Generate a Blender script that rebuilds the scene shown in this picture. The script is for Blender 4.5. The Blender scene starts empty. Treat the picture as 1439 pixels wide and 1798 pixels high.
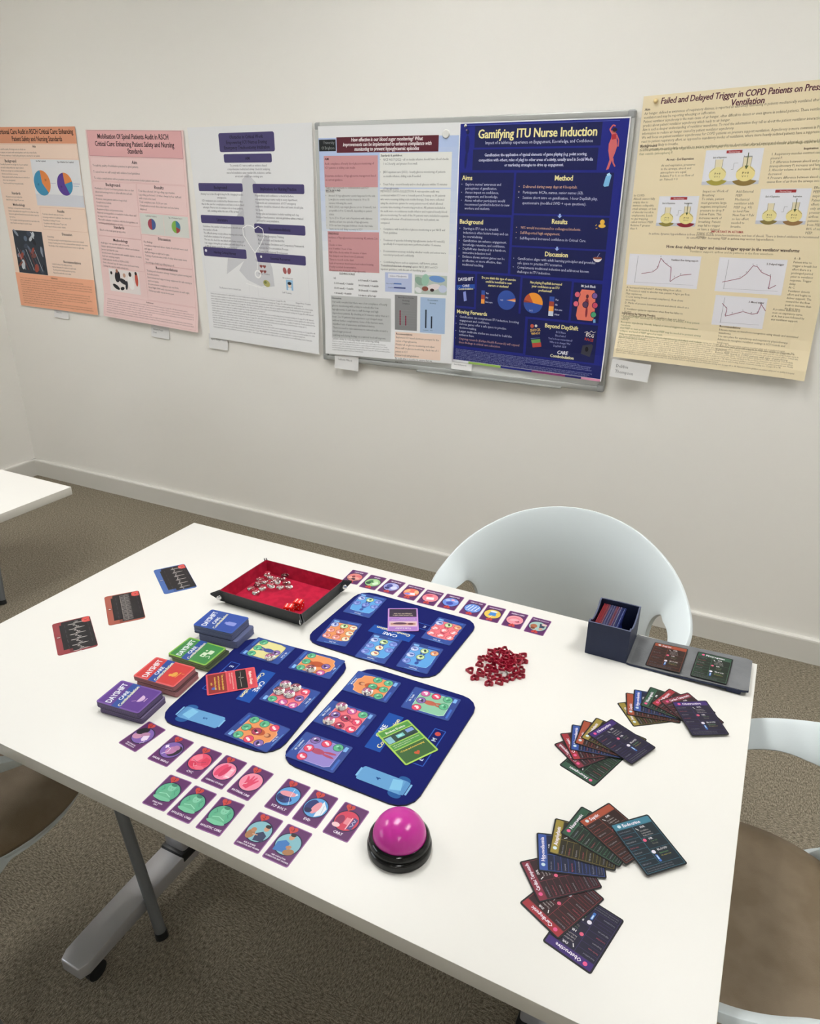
LAMP = 21.5; EXPO = 0.0; PANELS = [(2.25, .08), (.3, .08), (-1.85, -.45), (2.2, -3.3)]; WIN = 4.0
import bpy, bmesh, math, random
from mathutils import Vector, Matrix
PI = math.pi
sc = bpy.context.scene
col = sc.collection
rnd = random.Random(7)

# ------------------------------------------------------------------ materials
MATS = {}
def s2l(c):
    return c/12.92 if c <= .04045 else ((c+.055)/1.055)**2.4
def hexc(h, k=1.0):
    h = h.lstrip('#')
    if len(h) == 3: h = ''.join(a+a for a in h)
    return tuple(s2l(int(h[i:i+2], 16)/255)*k for i in (0, 2, 4)) + (1,)
INK_K = .78
def ink(h, rough=.42, spec=.35):
    key = (h, rough, spec, INK_K)
    if key not in MATS:
        m = bpy.data.materials.new('ink_' + h.strip('#')); m.use_nodes = True
        b = m.node_tree.nodes['Principled BSDF']
        b.inputs['Base Color'].default_value = hexc(h, INK_K)
        b.inputs['Roughness'].default_value = rough
        b.inputs['Specular IOR Level'].default_value = spec
        MATS[key] = m
    return MATS[key]
def mat(name, h, rough=.5, spec=.5, metal=0, bump=None, mix=None, coat=0, trans=0, ior=1.45, alpha=None):
    """bump=(scale, strength[, stretch]) ; mix=(hex2, scale, lo, hi[, stretch])"""
    m = bpy.data.materials.new(name); m.use_nodes = True
    nt = m.node_tree; b = nt.nodes['Principled BSDF']
    b.inputs['Base Color'].default_value = hexc(h)
    b.inputs['Roughness'].default_value = rough
    b.inputs['Specular IOR Level'].default_value = spec
    b.inputs['Metallic'].default_value = metal
    b.inputs['Coat Weight'].default_value = coat
    b.inputs['Transmission Weight'].default_value = trans
    b.inputs['IOR'].default_value = ior
    tc = nt.nodes.new('ShaderNodeTexCoord')
    def noise(scale, stretch=None, detail=3):
        n = nt.nodes.new('ShaderNodeTexNoise'); n.inputs['Scale'].default_value = scale
        n.inputs['Detail'].default_value = detail
        if stretch:
            mp = nt.nodes.new('ShaderNodeMapping'); mp.inputs['Scale'].default_value = stretch
            nt.links.new(tc.outputs['Object'], mp.inputs['Vector']); nt.links.new(mp.outputs['Vector'], n.inputs['Vector'])
        else: nt.links.new(tc.outputs['Object'], n.inputs['Vector'])
        return n
    if mix:
        n = noise(mix[1], mix[4] if len(mix) > 4 else None)
        r = nt.nodes.new('ShaderNodeValToRGB')
        r.color_ramp.elements[0].position = mix[2]; r.color_ramp.elements[1].position = mix[3]
        r.color_ramp.elements[0].color = hexc(h); r.color_ramp.elements[1].color = hexc(mix[0])
        nt.links.new(n.outputs['Fac'], r.inputs['Fac']); nt.links.new(r.outputs['Color'], b.inputs['Base Color'])
    if bump:
        n = noise(bump[0], bump[2] if len(bump) > 2 else None)
        bp = nt.nodes.new('ShaderNodeBump'); bp.inputs['Strength'].default_value = bump[1]; bp.inputs['Distance'].default_value = .002
        nt.links.new(n.outputs['Fac'], bp.inputs['Height']); nt.links.new(bp.outputs['Normal'], b.inputs['Normal'])
    return m

# ------------------------------------------------------------------ objects
def tag(o, label=None, cat=None, group=None, kind=None):
    if label: o['label'] = label
    if cat: o['category'] = cat
    if group: o['group'] = group
    if kind: o['kind'] = kind
    return o
def empty(name, loc=(0, 0, 0), rz=0):
    o = bpy.data.objects.new(name, None); col.objects.link(o)
    o.location = loc; o.rotation_euler = (0, 0, rz); o.empty_display_size = .05
    return o
def link(name, me, parent=None, loc=(0, 0, 0), rot=(0, 0, 0)):
    o = bpy.data.objects.new(name, me); col.objects.link(o)
    o.parent = parent; o.location = loc; o.rotation_euler = rot
    return o
def mesh(name, V, F, mats, fm=None, smooth=False):
    me = bpy.data.meshes.new(name); me.from_pydata(V, [], F)
    for m in mats: me.materials.append(m)
    if fm: me.polygons.foreach_set('material_index', fm)
    if smooth: me.polygons.foreach_set('use_smooth', [True]*len(me.polygons))
    me.update(); return me
def bm_obj(name, bm, m, parent=None, loc=(0, 0, 0), rot=(0, 0, 0), smooth=False, angle=None):
    me = bpy.data.meshes.new(name); bm.normal_update(); bm.to_mesh(me); bm.free()
    for x in (m if isinstance(m, (list, tuple)) else [m]): me.materials.append(x)
    if smooth or angle:
        me.polygons.foreach_set('use_smooth', [True]*len(me.polygons))
    if angle: me.set_sharp_from_angle(angle=math.radians(angle))
    return link(name, me, parent, loc, rot)
def add_box(bm, x0, x1, y0, y1, z0, z1, mi=0, M=None):
    r = bmesh.ops.create_cube(bm, size=1)
    vs = r['verts']
    for v in vs:
        v.co = Vector((x0+(v.co.x+.5)*(x1-x0), y0+(v.co.y+.5)*(y1-y0), z0+(v.co.z+.5)*(z1-z0)))
        if M: v.co = M @ v.co
    for f in {f for v in vs for f in v.link_faces}: f.material_index = mi
    return vs
def bevel_all(bm, w, seg=2):
    bmesh.ops.bevel(bm, geom=list(bm.edges), offset=w, segments=seg, profile=.5, affect='EDGES')
def box_obj(name, d, m, parent=None, bev=0, seg=2, loc=(0, 0, 0), rot=(0, 0, 0)):
    bm = bmesh.new(); add_box(bm, *d)
    if bev: bevel_all(bm, bev, seg)
    return bm_obj(name, bm, m, parent, loc, rot, angle=40 if bev else None)
def lathe(name, prof, m, parent=None, n=48, loc=(0, 0, 0), rot=(0, 0, 0), angle=35):
    V, F = [], []
    for (r, z) in prof:
        for i in range(n):
            a = 2*PI*i/n; V.append((r*math.cos(a), r*math.sin(a), z))
    k = len(prof)
    for j in range(k-1):
        for i in range(n):
            F.append((j*n+i, j*n+(i+1) % n, (j+1)*n+(i+1) % n, (j+1)*n+i))
    F.append(tuple(range(n))[::-1]); F.append(tuple(range((k-1)*n, k*n)))
    me = mesh(name, V, F, [m], smooth=True)
    bm = bmesh.new(); bm.from_mesh(me); bmesh.ops.recalc_face_normals(bm, faces=bm.faces); bm.to_mesh(me); bm.free()
    me.set_sharp_from_angle(angle=math.radians(angle))
    return link(name, me, parent, loc, rot)
def tube_bm(bm, p0, p1, r0, r1, n=20):
    p0, p1 = Vector(p0), Vector(p1); d = p1-p0
    M = Matrix.Translation((p0+p1)/2) @ d.to_track_quat('Z', 'Y').to_matrix().to_4x4()
    bmesh.ops.create_cone(bm, cap_ends=True, segments=n, radius1=r0, radius2=r1, depth=d.length, matrix=M)
def rpts(x0, y0, x1, y1, r, n=4):
    if r <= 0: return [(x0, y0), (x1, y0), (x1, y1), (x0, y1)]
    P = []
    for cx, cy, a in ((x1-r, y0+r, -90), (x1-r, y1-r, 0), (x0+r, y1-r, 90), (x0+r, y0+r, 180)):
        for i in range(n+1):
            t = math.radians(a+90*i/n); P.append((cx+r*math.cos(t), cy+r*math.sin(t)))
    return P
def slab(bm, P, z0, z1, mi=0, top=None):
    lo = [bm.verts.new((x, y, z0)) for x, y in P]; hi = [bm.verts.new((x, y, z1)) for x, y in P]
    n = len(P)
    fs = [bm.faces.new(lo[::-1])]; ft = bm.faces.new(hi)
    for i in range(n): fs.append(bm.faces.new((lo[i], lo[(i+1) % n], hi[(i+1) % n], hi[i])))
    for f in fs: f.material_index = mi
    ft.material_index = mi if top is None else top

# ------------------------------------------------------------------ lettering
GL = {}
def glyph(c, bold, res):
    k = (c, bold, res)
    if k in GL: return GL[k]
    def shape(s):
        cu = bpy.data.curves.new('g', 'FONT'); cu.body = s; cu.size = 1; cu.resolution_u = res
        cu.fill_mode = 'FRONT'; cu.offset = .012 if bold else 0
        o = bpy.data.objects.new('g', cu); col.objects.link(o)
        me = bpy.data.meshes.new_from_object(o.evaluated_get(bpy.context.evaluated_depsgraph_get()))
        V = [(v.co.x, v.co.y) for v in me.vertices]; F = [tuple(p.vertices) for p in me.polygons]
        flip = [p.normal.z < 0 for p in me.polygons]
        F = [f[::-1] if fl else f for f, fl in zip(F, flip)]
        bpy.data.objects.remove(o); bpy.data.curves.remove(cu); bpy.data.meshes.remove(me)
        return V, F
    if ('|', 0, 1) not in GL and c != '|':
        V, F = shape('|'); GL[('|', 0, 1)] = (V, F, .3); GL['bar'] = max(v[0] for v in V)
    bar = GL.get('bar', .2)
    Vb, _ = shape(c+'|')
    adv = max(v[0] for v in Vb) - bar - (.0 if not bold else .02)
    V, F = shape(c) if c != ' ' else ([], [])
    GL[k] = (V, F, adv + (.012 if bold else 0)); return GL[k]
def text_w(s, size, bold=False, sx=1.0, res=1):
    return sum(glyph(c, bold, res)[2] for c in s)*size*sx

class Print:
    """flat printed artwork in millimetres, x to the right and y down from the top left corner"""
    def __init__(s, w, h, dz=.015):
        s.w, s.h, s.dz = w, h, dz; s.V, s.F, s.M, s.z = [], [], [], 0.0; s.mats = []; s.mi = {}
        s.rough = .42; s.spec = .35; s.L = []; s.lv = 0
    def m(s, h):
        if h not in s.mi: s.mi[h] = len(s.mats); s.mats.append(ink(h, s.rough, s.spec))
        return s.mi[h]
    def level(s, x0, y0, x1, y1):
        return 1+max((l for a, b, c, d, l in s.L if a < x1 and c > x0 and b < y1 and d > y0), default=0)
    def poly(s, P, c, up=True):
        xs = [q[0] for q in P]; ys = [q[1] for q in P]; bb = (min(xs), min(ys), max(xs), max(ys))
        if up: s.lv = s.level(*bb)
        s.L.append(bb+(s.lv,)); s.z = s.lv*s.dz
        k = len(s.V)
        a = sum(P[i][0]*P[(i+1) % len(P)][1]-P[(i+1) % len(P)][0]*P[i][1] for i in range(len(P)))
        if a > 0: P = P[::-1]
        s.V += [(x, y, s.z) for x, y in P]; s.F.append(tuple(range(k, k+len(P)))); s.M.append(s.m(c))
    def rect(s, x0, y0, x1, y1, c, r=0, up=True): s.poly(rpts(x0, y0, x1, y1, r), c, up)
    def ell(s, cx, cy, rx, ry, c, n=20, rot=0, up=True, a0=0, a1=360):
        full = a1-a0 >= 360
        P = [] if full else [(cx, cy)]
        for i in range(n+(0 if full else 1)):
            t = math.radians(a0+(a1-a0)*i/n); x, y = rx*math.cos(t), ry*math.sin(t)
            q = math.radians(rot); P.append((cx+x*math.cos(q)-y*math.sin(q), cy+x*math.sin(q)+y*math.cos(q)))
        s.poly(P, c, up)
    def circ(s, cx, cy, r, c, n=20, up=True): s.ell(cx, cy, r, r, c, n, 0, up)
    def line(s, P, w, c, up=True):
        if up:
            xs = [q[0] for q in P]; ys = [q[1] for q in P]
            s.lv = s.level(min(xs)-w, min(ys)-w, max(xs)+w, max(ys)+w)
        for (x0, y0), (x1, y1) in zip(P, P[1:]):
            L = math.hypot(x1-x0, y1-y0) or 1; nx, ny = -(y1-y0)/L*w/2, (x1-x0)/L*w/2
            s.poly([(x0+nx, y0+ny), (x1+nx, y1+ny), (x1-nx, y1-ny), (x0-nx, y0-ny)], c, False)
    def frame(s, x0, y0, x1, y1, w, c):
        s.lv = s.level(x0, y0, x1, y1)
        for q in ([(x0, y0), (x1, y0)], [(x1, y0), (x1, y1)], [(x1, y1), (x0, y1)], [(x0, y1), (x0, y0)]): s.line(q, w, c)
    def text(s, t, x, y, size, c, align='l', bold=False, sx=1.0, rot=0, res=1, slant=0, lift=1):
        W = text_w(t, size, bold, sx, res)
        ox = {'l': 0, 'c': -W/2, 'r': -W}[align]
        q = math.radians(rot); cs, sn = math.cos(q), math.sin(q); mi = s.m(c)
        hx = [x+a_*cs-b_*sn for a_ in (ox, ox+W) for b_ in (-size*.8, size*.2)]; hy = [y+a_*sn+b_*cs for a_ in (ox, ox+W) for b_ in (-size*.8, size*.2)]
        z = s.dz*(s.level(min(hx), min(hy), max(hx), max(hy))+.3)
        for ch in t:
            V, F, adv = glyph(ch, bold, res); k = len(s.V)
            for dx in ((-.014, .018) if bold else (0,)):
                k = len(s.V); zz = z + dx*s.dz*6
                for vx, vy in V:
                    lx = ox + (vx+dx+slant*vy)*size*sx; ly = -vy*size
                    s.V.append((x+lx*cs-ly*sn, y+lx*sn+ly*cs, zz))
                for f in F: s.F.append(tuple(i+k for i in f)); s.M.append(mi)
            ox += adv*size*sx
        return W
    def para(s, t, x, y, w, size, c, lead=1.3, align='l', bold=False, sx=.9, maxl=99, bullet=None):
        n = 0
        for par in t.split('\n'):
            line = ''; out = []
            for wd in par.split(' '):
                tr = (line+' '+wd).strip()
                if text_w(tr, size, bold, sx) > w and line: out.append(line); line = wd
                else: line = tr
            out.append(line)
            if bullet and par: s.text('\u2022', x-size*1.3, y+n*size*lead, size, c)
            for l in out:
                if n >= maxl: return y+n*size*lead
                xx = x if align == 'l' else x+w/2
                s.text(l, xx, y+n*size*lead, size, c, align, bold, sx); n += 1
        return y+n*size*lead
    def mesh(s, name, fn, body=None, tess=0):
        V, F, M = s.V, s.F, s.M
        if tess:
            # cut the big shapes along a grid so that they follow the curve of the sheet
            bm = bmesh.new(); vs = [bm.verts.new(v) for v in V]; keep = []
            for f, mi in zip(F, M):
                try: fc = bm.faces.new([vs[i] for i in f]); fc.material_index = mi
                except ValueError: pass
            NU_, NV_ = (20, 28) if tess is True else tess
            def cut(co, no, ax, st):
                g = [fc for fc in bm.faces if min(v.co[ax] for v in fc.verts) < co[ax]-1e-3 and max(v.co[ax] for v in fc.verts) > co[ax]+1e-3 and (max(v.co[ax] for v in fc.verts)-min(v.co[ax] for v in fc.verts)) > st*.2]
                es = {e for fc in g for e in fc.edges}; vv = {v for fc in g for v in fc.verts}
                if g: bmesh.ops.bisect_plane(bm, geom=g+list(es)+list(vv), dist=1e-4, plane_co=co, plane_no=no)
            for i in range(1, NU_): cut((s.w*i/NU_, 0, 0), (1, 0, 0), 0, s.w/NU_)
            for i in range(1, NV_): cut((0, s.h*i/NV_, 0), (0, 1, 0), 1, s.h/NV_)
            bm.verts.index_update()
            V = [tuple(v.co) for v in bm.verts]; F = [tuple(v.index for v in fc.verts) for fc in bm.faces]
            M = [fc.material_index for fc in bm.faces]; bm.free()
        mats = list(s.mats); VV = [fn(*v) for v in V]
        if body:
            k = len(VV); bV, bF, bM, bm_ = body
            VV += bV; F = F+[tuple(i+k for i in f) for f in bF]; M = M+[len(mats)+i for i in bM]; mats += bm_
        return mesh(name, VV, F, mats, M)

def card_body(w, h, r, t, edge, back=None):
    P = [(x/1000, y/1000) for x, y in rpts(-w/2, -h/2, w/2, h/2, r)]; n = len(P)
    V = [(x, y, 0) for x, y in P]+[(x, y, t/1000) for x, y in P]
    F = [tuple(range(n))[::-1], tuple(range(n, 2*n))]+[(i, (i+1) % n, n+(i+1) % n, n+i) for i in range(n)]
    return V, F, [0]*len(F), [ink(edge)]
def card(name, pr, edge, loc, rz, r=3, t=.35):
    """a card: body and printed face in one mesh"""
    w, h = pr.w, pr.h
    me = pr.mesh(name, lambda x, y, z: ((x-w/2)/1000, (h/2-y)/1000, (t+z)/1000), card_body(w, h, r, t, edge))
    return link(name, me, None, loc, (0, 0, rz))
PL =  {'m01': [0.5119, -0.685, -0.0824, 0.0015], 'm02': [0.5766, -0.6885, 0.0091, 0.001], 'm03': [0.6342, -0.6878, 0.0353, 0.0009], 'm04': [0.6818, -0.6861, 0.0238, 0.0008], 'm05': [0.7312, -0.6855, -0.018, 0.0011], 'm06': [0.6356, -0.7575, 0.0596, 0.0013], 'm07': [0.6833, -0.7577, 0.0277, 0.0013], 'm08': [0.7343, -0.7561, 0.0732, 0.0018], 'm09': [0.7973, -0.6829, 0.0158, 0.0023], 'm10': [0.8456, -0.6826, 0.0272, 0.0014], 'm11': [0.8973, -0.6828, 0.0018, 0.0015], 'm12': [0.7999, -0.7541, 0.0491, 0.001], 'm13': [0.848, -0.7536, 0.0165, 0.0004], 'n01': [0.5394, -0.0615, -3.0584, 0.0039], 'n02': [0.5886, -0.0637, -3.1009, 0.001], 'n03': [0.6358, -0.0617, 3.1323, 0.0019], 'n04': [0.6869, -0.0638, -3.1098, 0.0018], 'n05': [0.7346, -0.0649, -3.1017, 0.0019], 'n06': [0.7818, -0.0611, -3.1041, 0.0017], 'n07': [0.834, -0.0628, -3.1236, 0.0018], 'n08': [0.8802, -0.0648, -3.0936, 0.0005], 'n09': [0.9301, -0.0654, -3.1055, 0.0003], 'n10': [0.9798, -0.0667, -3.137, 0.0017], 'rb': [0.178, -0.2602, -0.6014, 0.0025], 'ro': [0.1749, -0.4062, -0.6643, 0.002], 'rr': [0.1693, -0.5291, -0.5935, 0.0032], 'db': [0.432, -0.3942, 1.6805, 0.0037], 'dg': [0.4389, -0.4734, 1.6126, 0.0064], 'dr': [0.4397, -0.5577, 1.668, 0.0044], 'dp': [0.4387, -0.6385, 1.681, 0.0045], 'redc': [0.5469, -0.5059, -0.8049, 0.0019], 'grc': [0.8999, -0.5014, 1.065, 0.0032], 'bx1': [1.2353, -0.0665, -0.0304, 0.0029], 'bx2': [1.3151, -0.0682, -0.0392, 0.0022], 'tr1': [0.727, -0.1794, 0.5031, 0.0004], 'tr2': [0.736, -0.1977, 0.4846, 0.0003], 'tr3': [0.7449, -0.2146, 0.4844, 0.0002]}
PC= {'L1': ([0.5459, -0.3982, 1.6206, 0.0025], [('g', 53.3, 21.8), ('g', 33.5, 20.2), ('g', 13.7, 19.9), ('G', 6.9, 58.5), ('p', 33.4, 60.5)]), 'L2': ([0.6547, -0.3919, 1.6426, 0.0062], [('g', 53.7, 18.7), ('g', 31.5, 20.9), ('g', 11.5, 22.5), ('G', 10.7, 42.3), ('p', 31.1, 60.2), ('q', 9.5, 62.2)]), 'L3': ([0.6649, -0.4915, 1.613, 0.0023], [('G', 51.8, 20.6), ('G', 50.2, 41.6), ('G', 31.4, 20.8), ('G', 28.9, 43.6), ('r', 49.6, 59.6), ('p', 30.2, 58.8), ('q', 9.5, 57.3), ('q', 11.9, 38.2), ('g', 12.5, 18.1)]), 'L4': ([0.6727, -0.5931, 1.5433, 0.0043], [('g', 51.4, 23.6), ('g', 52.1, 43.0), ('g', 31.7, 22.3), ('g', 10.9, 22.7), ('r', 51.4, 62.4), ('k', 31.1, 42.7), ('r', 10.3, 43.5), ('p', 10.2, 62.9)]), 'R1': ([0.7789, -0.4022, -1.5253, 0.0041], [('g', 9.0, 42.3), ('g', 11.5, 21.4), ('g', 30.0, 42.3), ('g', 31.7, 20.5), ('g', 51.6, 23.0), ('G', 55.4, 44.8)]), 'R2': ([0.8932, -0.3959, -1.5204, 0.0036], [('q', 9.9, 61.6), ('r', 11.9, 40.8), ('g', 13.1, 20.5), ('g', 33.1, 20.5), ('p', 31.7, 61.0), ('r', 52.0, 61.6)]), 'R3': ([0.7816, -0.4981, -1.5593, 0.0038], [('G', 14.9, 62.2), ('G', 54.1, 62.3), ('q', 11.1, 44.6), ('p', 30.7, 62.4), ('g', 9.8, 24.7), ('k', 31.4, 44.0), ('r', 30.6, 24.1), ('k', 51.8, 44.2), ('r', 51.6, 24.1)]), 'R4': ([0.7877, -0.5856, -1.5375, 0.0025], [('p', 11.0, 62.5), ('r', 11.3, 44.5), ('g', 11.7, 23.8), ('r', 32.2, 61.8), ('r', 51.0, 61.8)]), 'B1': ([0.6265, -0.1636, 0.0629, 0.0062], [('b', 16.8, 20.5), ('y', 35.4, 20.3), ('l', 15.0, 40.1), ('l', 57.0, 25.0), ('l', 34.4, 42.6), ('l', 55.9, 43.9)]), 'B2': ([0.6342, -0.279, 0.1503, 0.0041], [('b', 11.9, 21.0), ('y', 31.8, 22.2), ('c', 52.1, 24.7), ('m', 11.6, 42.5), ('m', 32.4, 44.2), ('c', 53.7, 44.6), ('m', 11.4, 64.9), ('m', 32.0, 65.4), ('c', 51.5, 66.3)]), 'B3': ([0.7317, -0.2918, 0.0737, 0.0051], [('b', 12.7, 20.5), ('y', 33.6, 22.7), ('l', 52.0, 25.0), ('l', 10.6, 41.9), ('c', 30.9, 43.2), ('l', 52.8, 44.7), ('l', 10.2, 62.1), ('c', 30.1, 62.9)]), 'B4': ([0.8182, -0.177, 0.0144, 0.0048], [('b', 14.2, 17.7), ('y', 32.9, 19.8), ('o', 52.9, 22.7), ('s', 10.9, 39.5), ('s', 30.5, 39.7), ('s', 50.6, 41.8), ('s', 8.9, 60.1), ('s', 29.8, 61.7), ('s', 49.4, 63.1)]), 'B5': ([0.8162, -0.2826, 0.0724, 0.0034], [('b', 10.4, 20.7), ('y', 30.5, 21.9), ('o', 50.9, 21.4), ('b', 10.0, 40.1), ('y', 30.4, 41.0), ('l', 10.5, 61.7)])}
FAN = {'f1': [[1.2328, -0.2401, 2.2232, 0.0007], [1.2362, -0.2266, 1.7994, 0.0016], [1.2461, -0.2145, 1.7262, 0.0017], [1.2629, -0.2059, 1.4612, 0.0015], [1.2835, -0.2052, 1.1996, 0.0013], [1.2978, -0.2098, 0.8566, 0.0025], [1.3123, -0.2212, 0.5301, 0.0036]], 'f2': [[1.1758, -0.4044, 2.8131, 0.001], [1.1626, -0.3785, 2.5057, 0.0008], [1.1668, -0.367, 2.1821, 0.0015], [1.1741, -0.3568, 1.7906, 0.0026], [1.1832, -0.3471, 1.5974, 0.0023], [1.1945, -0.3395, 1.3986, 0.0015], [1.2067, -0.3401, 1.1299, 0.0033]], 'f3': [[1.2373, -0.6935, 2.9115, 0.0009], [1.203, -0.6665, 2.7104, 0.0008], [1.1899, -0.6307, 2.2968, 0.0001], [1.1935, -0.5949, 1.9103, 0.0014], [1.2052, -0.5686, 1.7121, 0.0011], [1.2208, -0.5459, 1.3454, 0.0029], [1.2411, -0.5301, 1.051, 0.0026], [1.2819, -0.5312, 0.7907, 0.0028]]}
HEARTS= [[0.9275, -0.2014], [0.9393, -0.1907], [0.9518, -0.1898], [0.9643, -0.1978], [0.9761, -0.1938], [0.9878, -0.1844], [0.9213, -0.2291], [0.9245, -0.2491], [0.9162, -0.2756], [0.934, -0.2715], [0.9318, -0.292], [0.9422, -0.2846], [0.9348, -0.2155], [0.944, -0.2095], [0.9469, -0.2668], [0.9586, -0.279], [0.961, -0.2957], [0.9765, -0.2837], [0.9847, -0.2704], [0.9927, -0.2591], [1.005, -0.2486], [0.9994, -0.2289], [0.9948, -0.2015], [0.983, -0.227], [0.9896, -0.2423], [0.9592, -0.2624], [0.9773, -0.2405], [0.9549, -0.2385], [0.9654, -0.2319], [0.9457, -0.2423], [0.9505, -0.2237], [0.9636, -0.2124], [0.9759, -0.2136], [0.9877, -0.2117], [0.9425, -0.2524], [0.9728, -0.2553], [0.9679, -0.2701], [0.9848, -0.2531], [0.9551, -0.207], [0.9332, -0.2316], [0.9958, -0.2453], [0.9924, -0.222], [0.9668, -0.2227], [0.9517, -0.2518], [0.9654, -0.2446]]
GEMS= [[0.3594, -0.1808], [0.3661, -0.1599], [0.4018, -0.1555], [0.3688, -0.2234], [0.3893, -0.2327], [0.3722, -0.2051], [0.3908, -0.2118], [0.3779, -0.1853], [0.4056, -0.2024], [0.3959, -0.1757], [0.4224, -0.1897], [0.4378, -0.1788], [0.4225, -0.1657], [0.4052, -0.1479], [0.3889, -0.1623], [0.3813, -0.1721], [0.3673, -0.1949], [0.4047, -0.1796]]
DICE= [[0.5065, -0.2422], [0.5048, -0.2693]]
# ================================================================== camera
cam = bpy.data.cameras.new('camera'); co = bpy.data.objects.new('camera', cam); col.objects.link(co); sc.camera = co
cam.sensor_fit = 'HORIZONTAL'; cam.sensor_width = 36; cam.lens = 1270.2/1439*36; cam.clip_start = .02
co.matrix_world = (Matrix.Translation((1.3151, -1.3241, 1.5448)) @ Matrix.Rotation(.46576, 4, 'Z')
                   @ Matrix.Rotation(1.16234, 4, 'X') @ Matrix.Rotation(.009894, 4, 'Z'))
T = .74                     # height of the table top
YW = 1.3256; XL = -2.534; XR = 3.9; YF = -4.4; HC = 3.15

# ================================================================== the room
m_wall = mat('wall_paint', '#f4f2ed', .75, .25, bump=(260, .05))
m_trim = mat('skirting_paint', '#dcdad4', .42, .4)
m_ceil = mat('ceiling_paint', '#b0aea8', .9, .2)
m_carpet = mat('carpet', '#635c4e', .95, .1, mix=('#9d9483', 330, .34, .66, (1, .33, 1)), bump=(420, 1.0, (1, .5, 1)))
def carpet_more():
    nt = m_carpet.node_tree; b = nt.nodes['Principled BSDF']
    tc = nt.nodes['Texture Coordinate']
    lk = b.inputs['Base Color'].links[0]; src = lk.from_socket
    n = nt.nodes.new('ShaderNodeTexNoise'); n.inputs['Scale'].default_value = 520; n.inputs['Detail'].default_value = 1
    nt.links.new(tc.outputs['Object'], n.inputs['Vector'])
    r = nt.nodes.new('ShaderNodeMapRange'); r.inputs['From Min'].default_value = .35; r.inputs['From Max'].default_value = .7
    r.inputs['To Min'].default_value = .62; r.inputs['To Max'].default_value = 1.36
    nt.links.new(n.outputs['Fac'], r.inputs['Value'])
    # carpet tiles laid quarter turned: the grain swaps direction from tile to tile
    ch = nt.nodes.new('ShaderNodeTexChecker'); ch.inputs['Scale'].default_value = 2.0
    nt.links.new(tc.outputs['Object'], ch.inputs['Vector'])
    n2 = nt.nodes.new('ShaderNodeTexNoise'); n2.inputs['Scale'].default_value = 330
    mp = nt.nodes.new('ShaderNodeMapping'); mp.inputs['Scale'].default_value = (.33, 1, 1)
    nt.links.new(tc.outputs['Object'], mp.inputs['Vector']); nt.links.new(mp.outputs['Vector'], n2.inputs['Vector'])
    ramp = [x for x in nt.nodes if x.type == 'VALTORGB'][0]
    n1s = ramp.inputs['Fac'].links[0].from_socket
    mx = nt.nodes.new('ShaderNodeMix'); mx.data_type = 'FLOAT'
    nt.links.new(ch.outputs['Fac'], mx.inputs[0]); nt.links.new(n1s, mx.inputs[2]); nt.links.new(n2.outputs['Fac'], mx.inputs[3])
    nt.links.new(mx.outputs[0], ramp.inputs['Fac'])
    vm = nt.nodes.new('ShaderNodeVectorMath'); vm.operation = 'SCALE'
    nt.links.new(src, vm.inputs[0]); nt.links.new(r.outputs['Result'], vm.inputs['Scale'])
    nt.links.new(vm.outputs['Vector'], b.inputs['Base Color'])
carpet_more()
def plane_box(name, d, m): 
    o = box_obj(name, d, m); tag(o, kind='structure'); return o
plane_box('floor', (XL-.1, XR+.1, YF-.1, YW+.1, -.1, 0), m_carpet)
plane_box('ceiling', (XL-.1, XR+.1, YF-.1, YW+.1, HC, HC+.1), m_ceil)
plane_box('wall_back', (XL-.1, XR+.1, YW, YW+.1, 0, HC), m_wall)
WY0, WY1, WZ0, WZ1 = -3.6, -1.7, .95, 2.15
bm = bmesh.new()
for d in ((XL-.1, XL, YF, WY0, 0, HC), (XL-.1, XL, WY1, YW, 0, HC), (XL-.1, XL, WY0, WY1, 0, WZ0), (XL-.1, XL, WY0, WY1, WZ1, HC)): add_box(bm, *d)
tag(bm_obj('wall_left', bm, m_wall), kind='structure')
plane_box('wall_right', (XR, XR+.1, YF, YW, 0, HC), m_wall)
plane_box('wall_front', (XL-.1, XR+.1, YF-.1, YF, 0, HC), m_wall)
def skirting(name, L, loc, rz):
    bm = bmesh.new()
    P = [(0, 0), (-.018, 0), (-.018, .090), (-.0165, .0955), (-.012, .0985), (0, .0985)]
    a = [bm.verts.new((0, y, z)) for y, z in P]; b = [bm.verts.new((L, y, z)) for y, z in P]
    bm.faces.new(a[::-1]); bm.faces.new(b)
    for i in range(len(P)): bm.faces.new((a[i], a[(i+1) % 6], b[(i+1) % 6], b[i]))
    bmesh.ops.recalc_face_normals(bm, faces=bm.faces)
    o = bm_obj(name, bm, m_trim, None, loc, (0, 0, rz)); tag(o, kind='structure')
skirting('baseboard_back', XR-XL, (XL, YW, 0), 0)
skirting('baseboard_left', YW-YF, (XL, YF, 0), PI/2)
skirting('baseboard_right', YW-YF-.02, (XR, YW-.019, 0), -PI/2)

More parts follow.
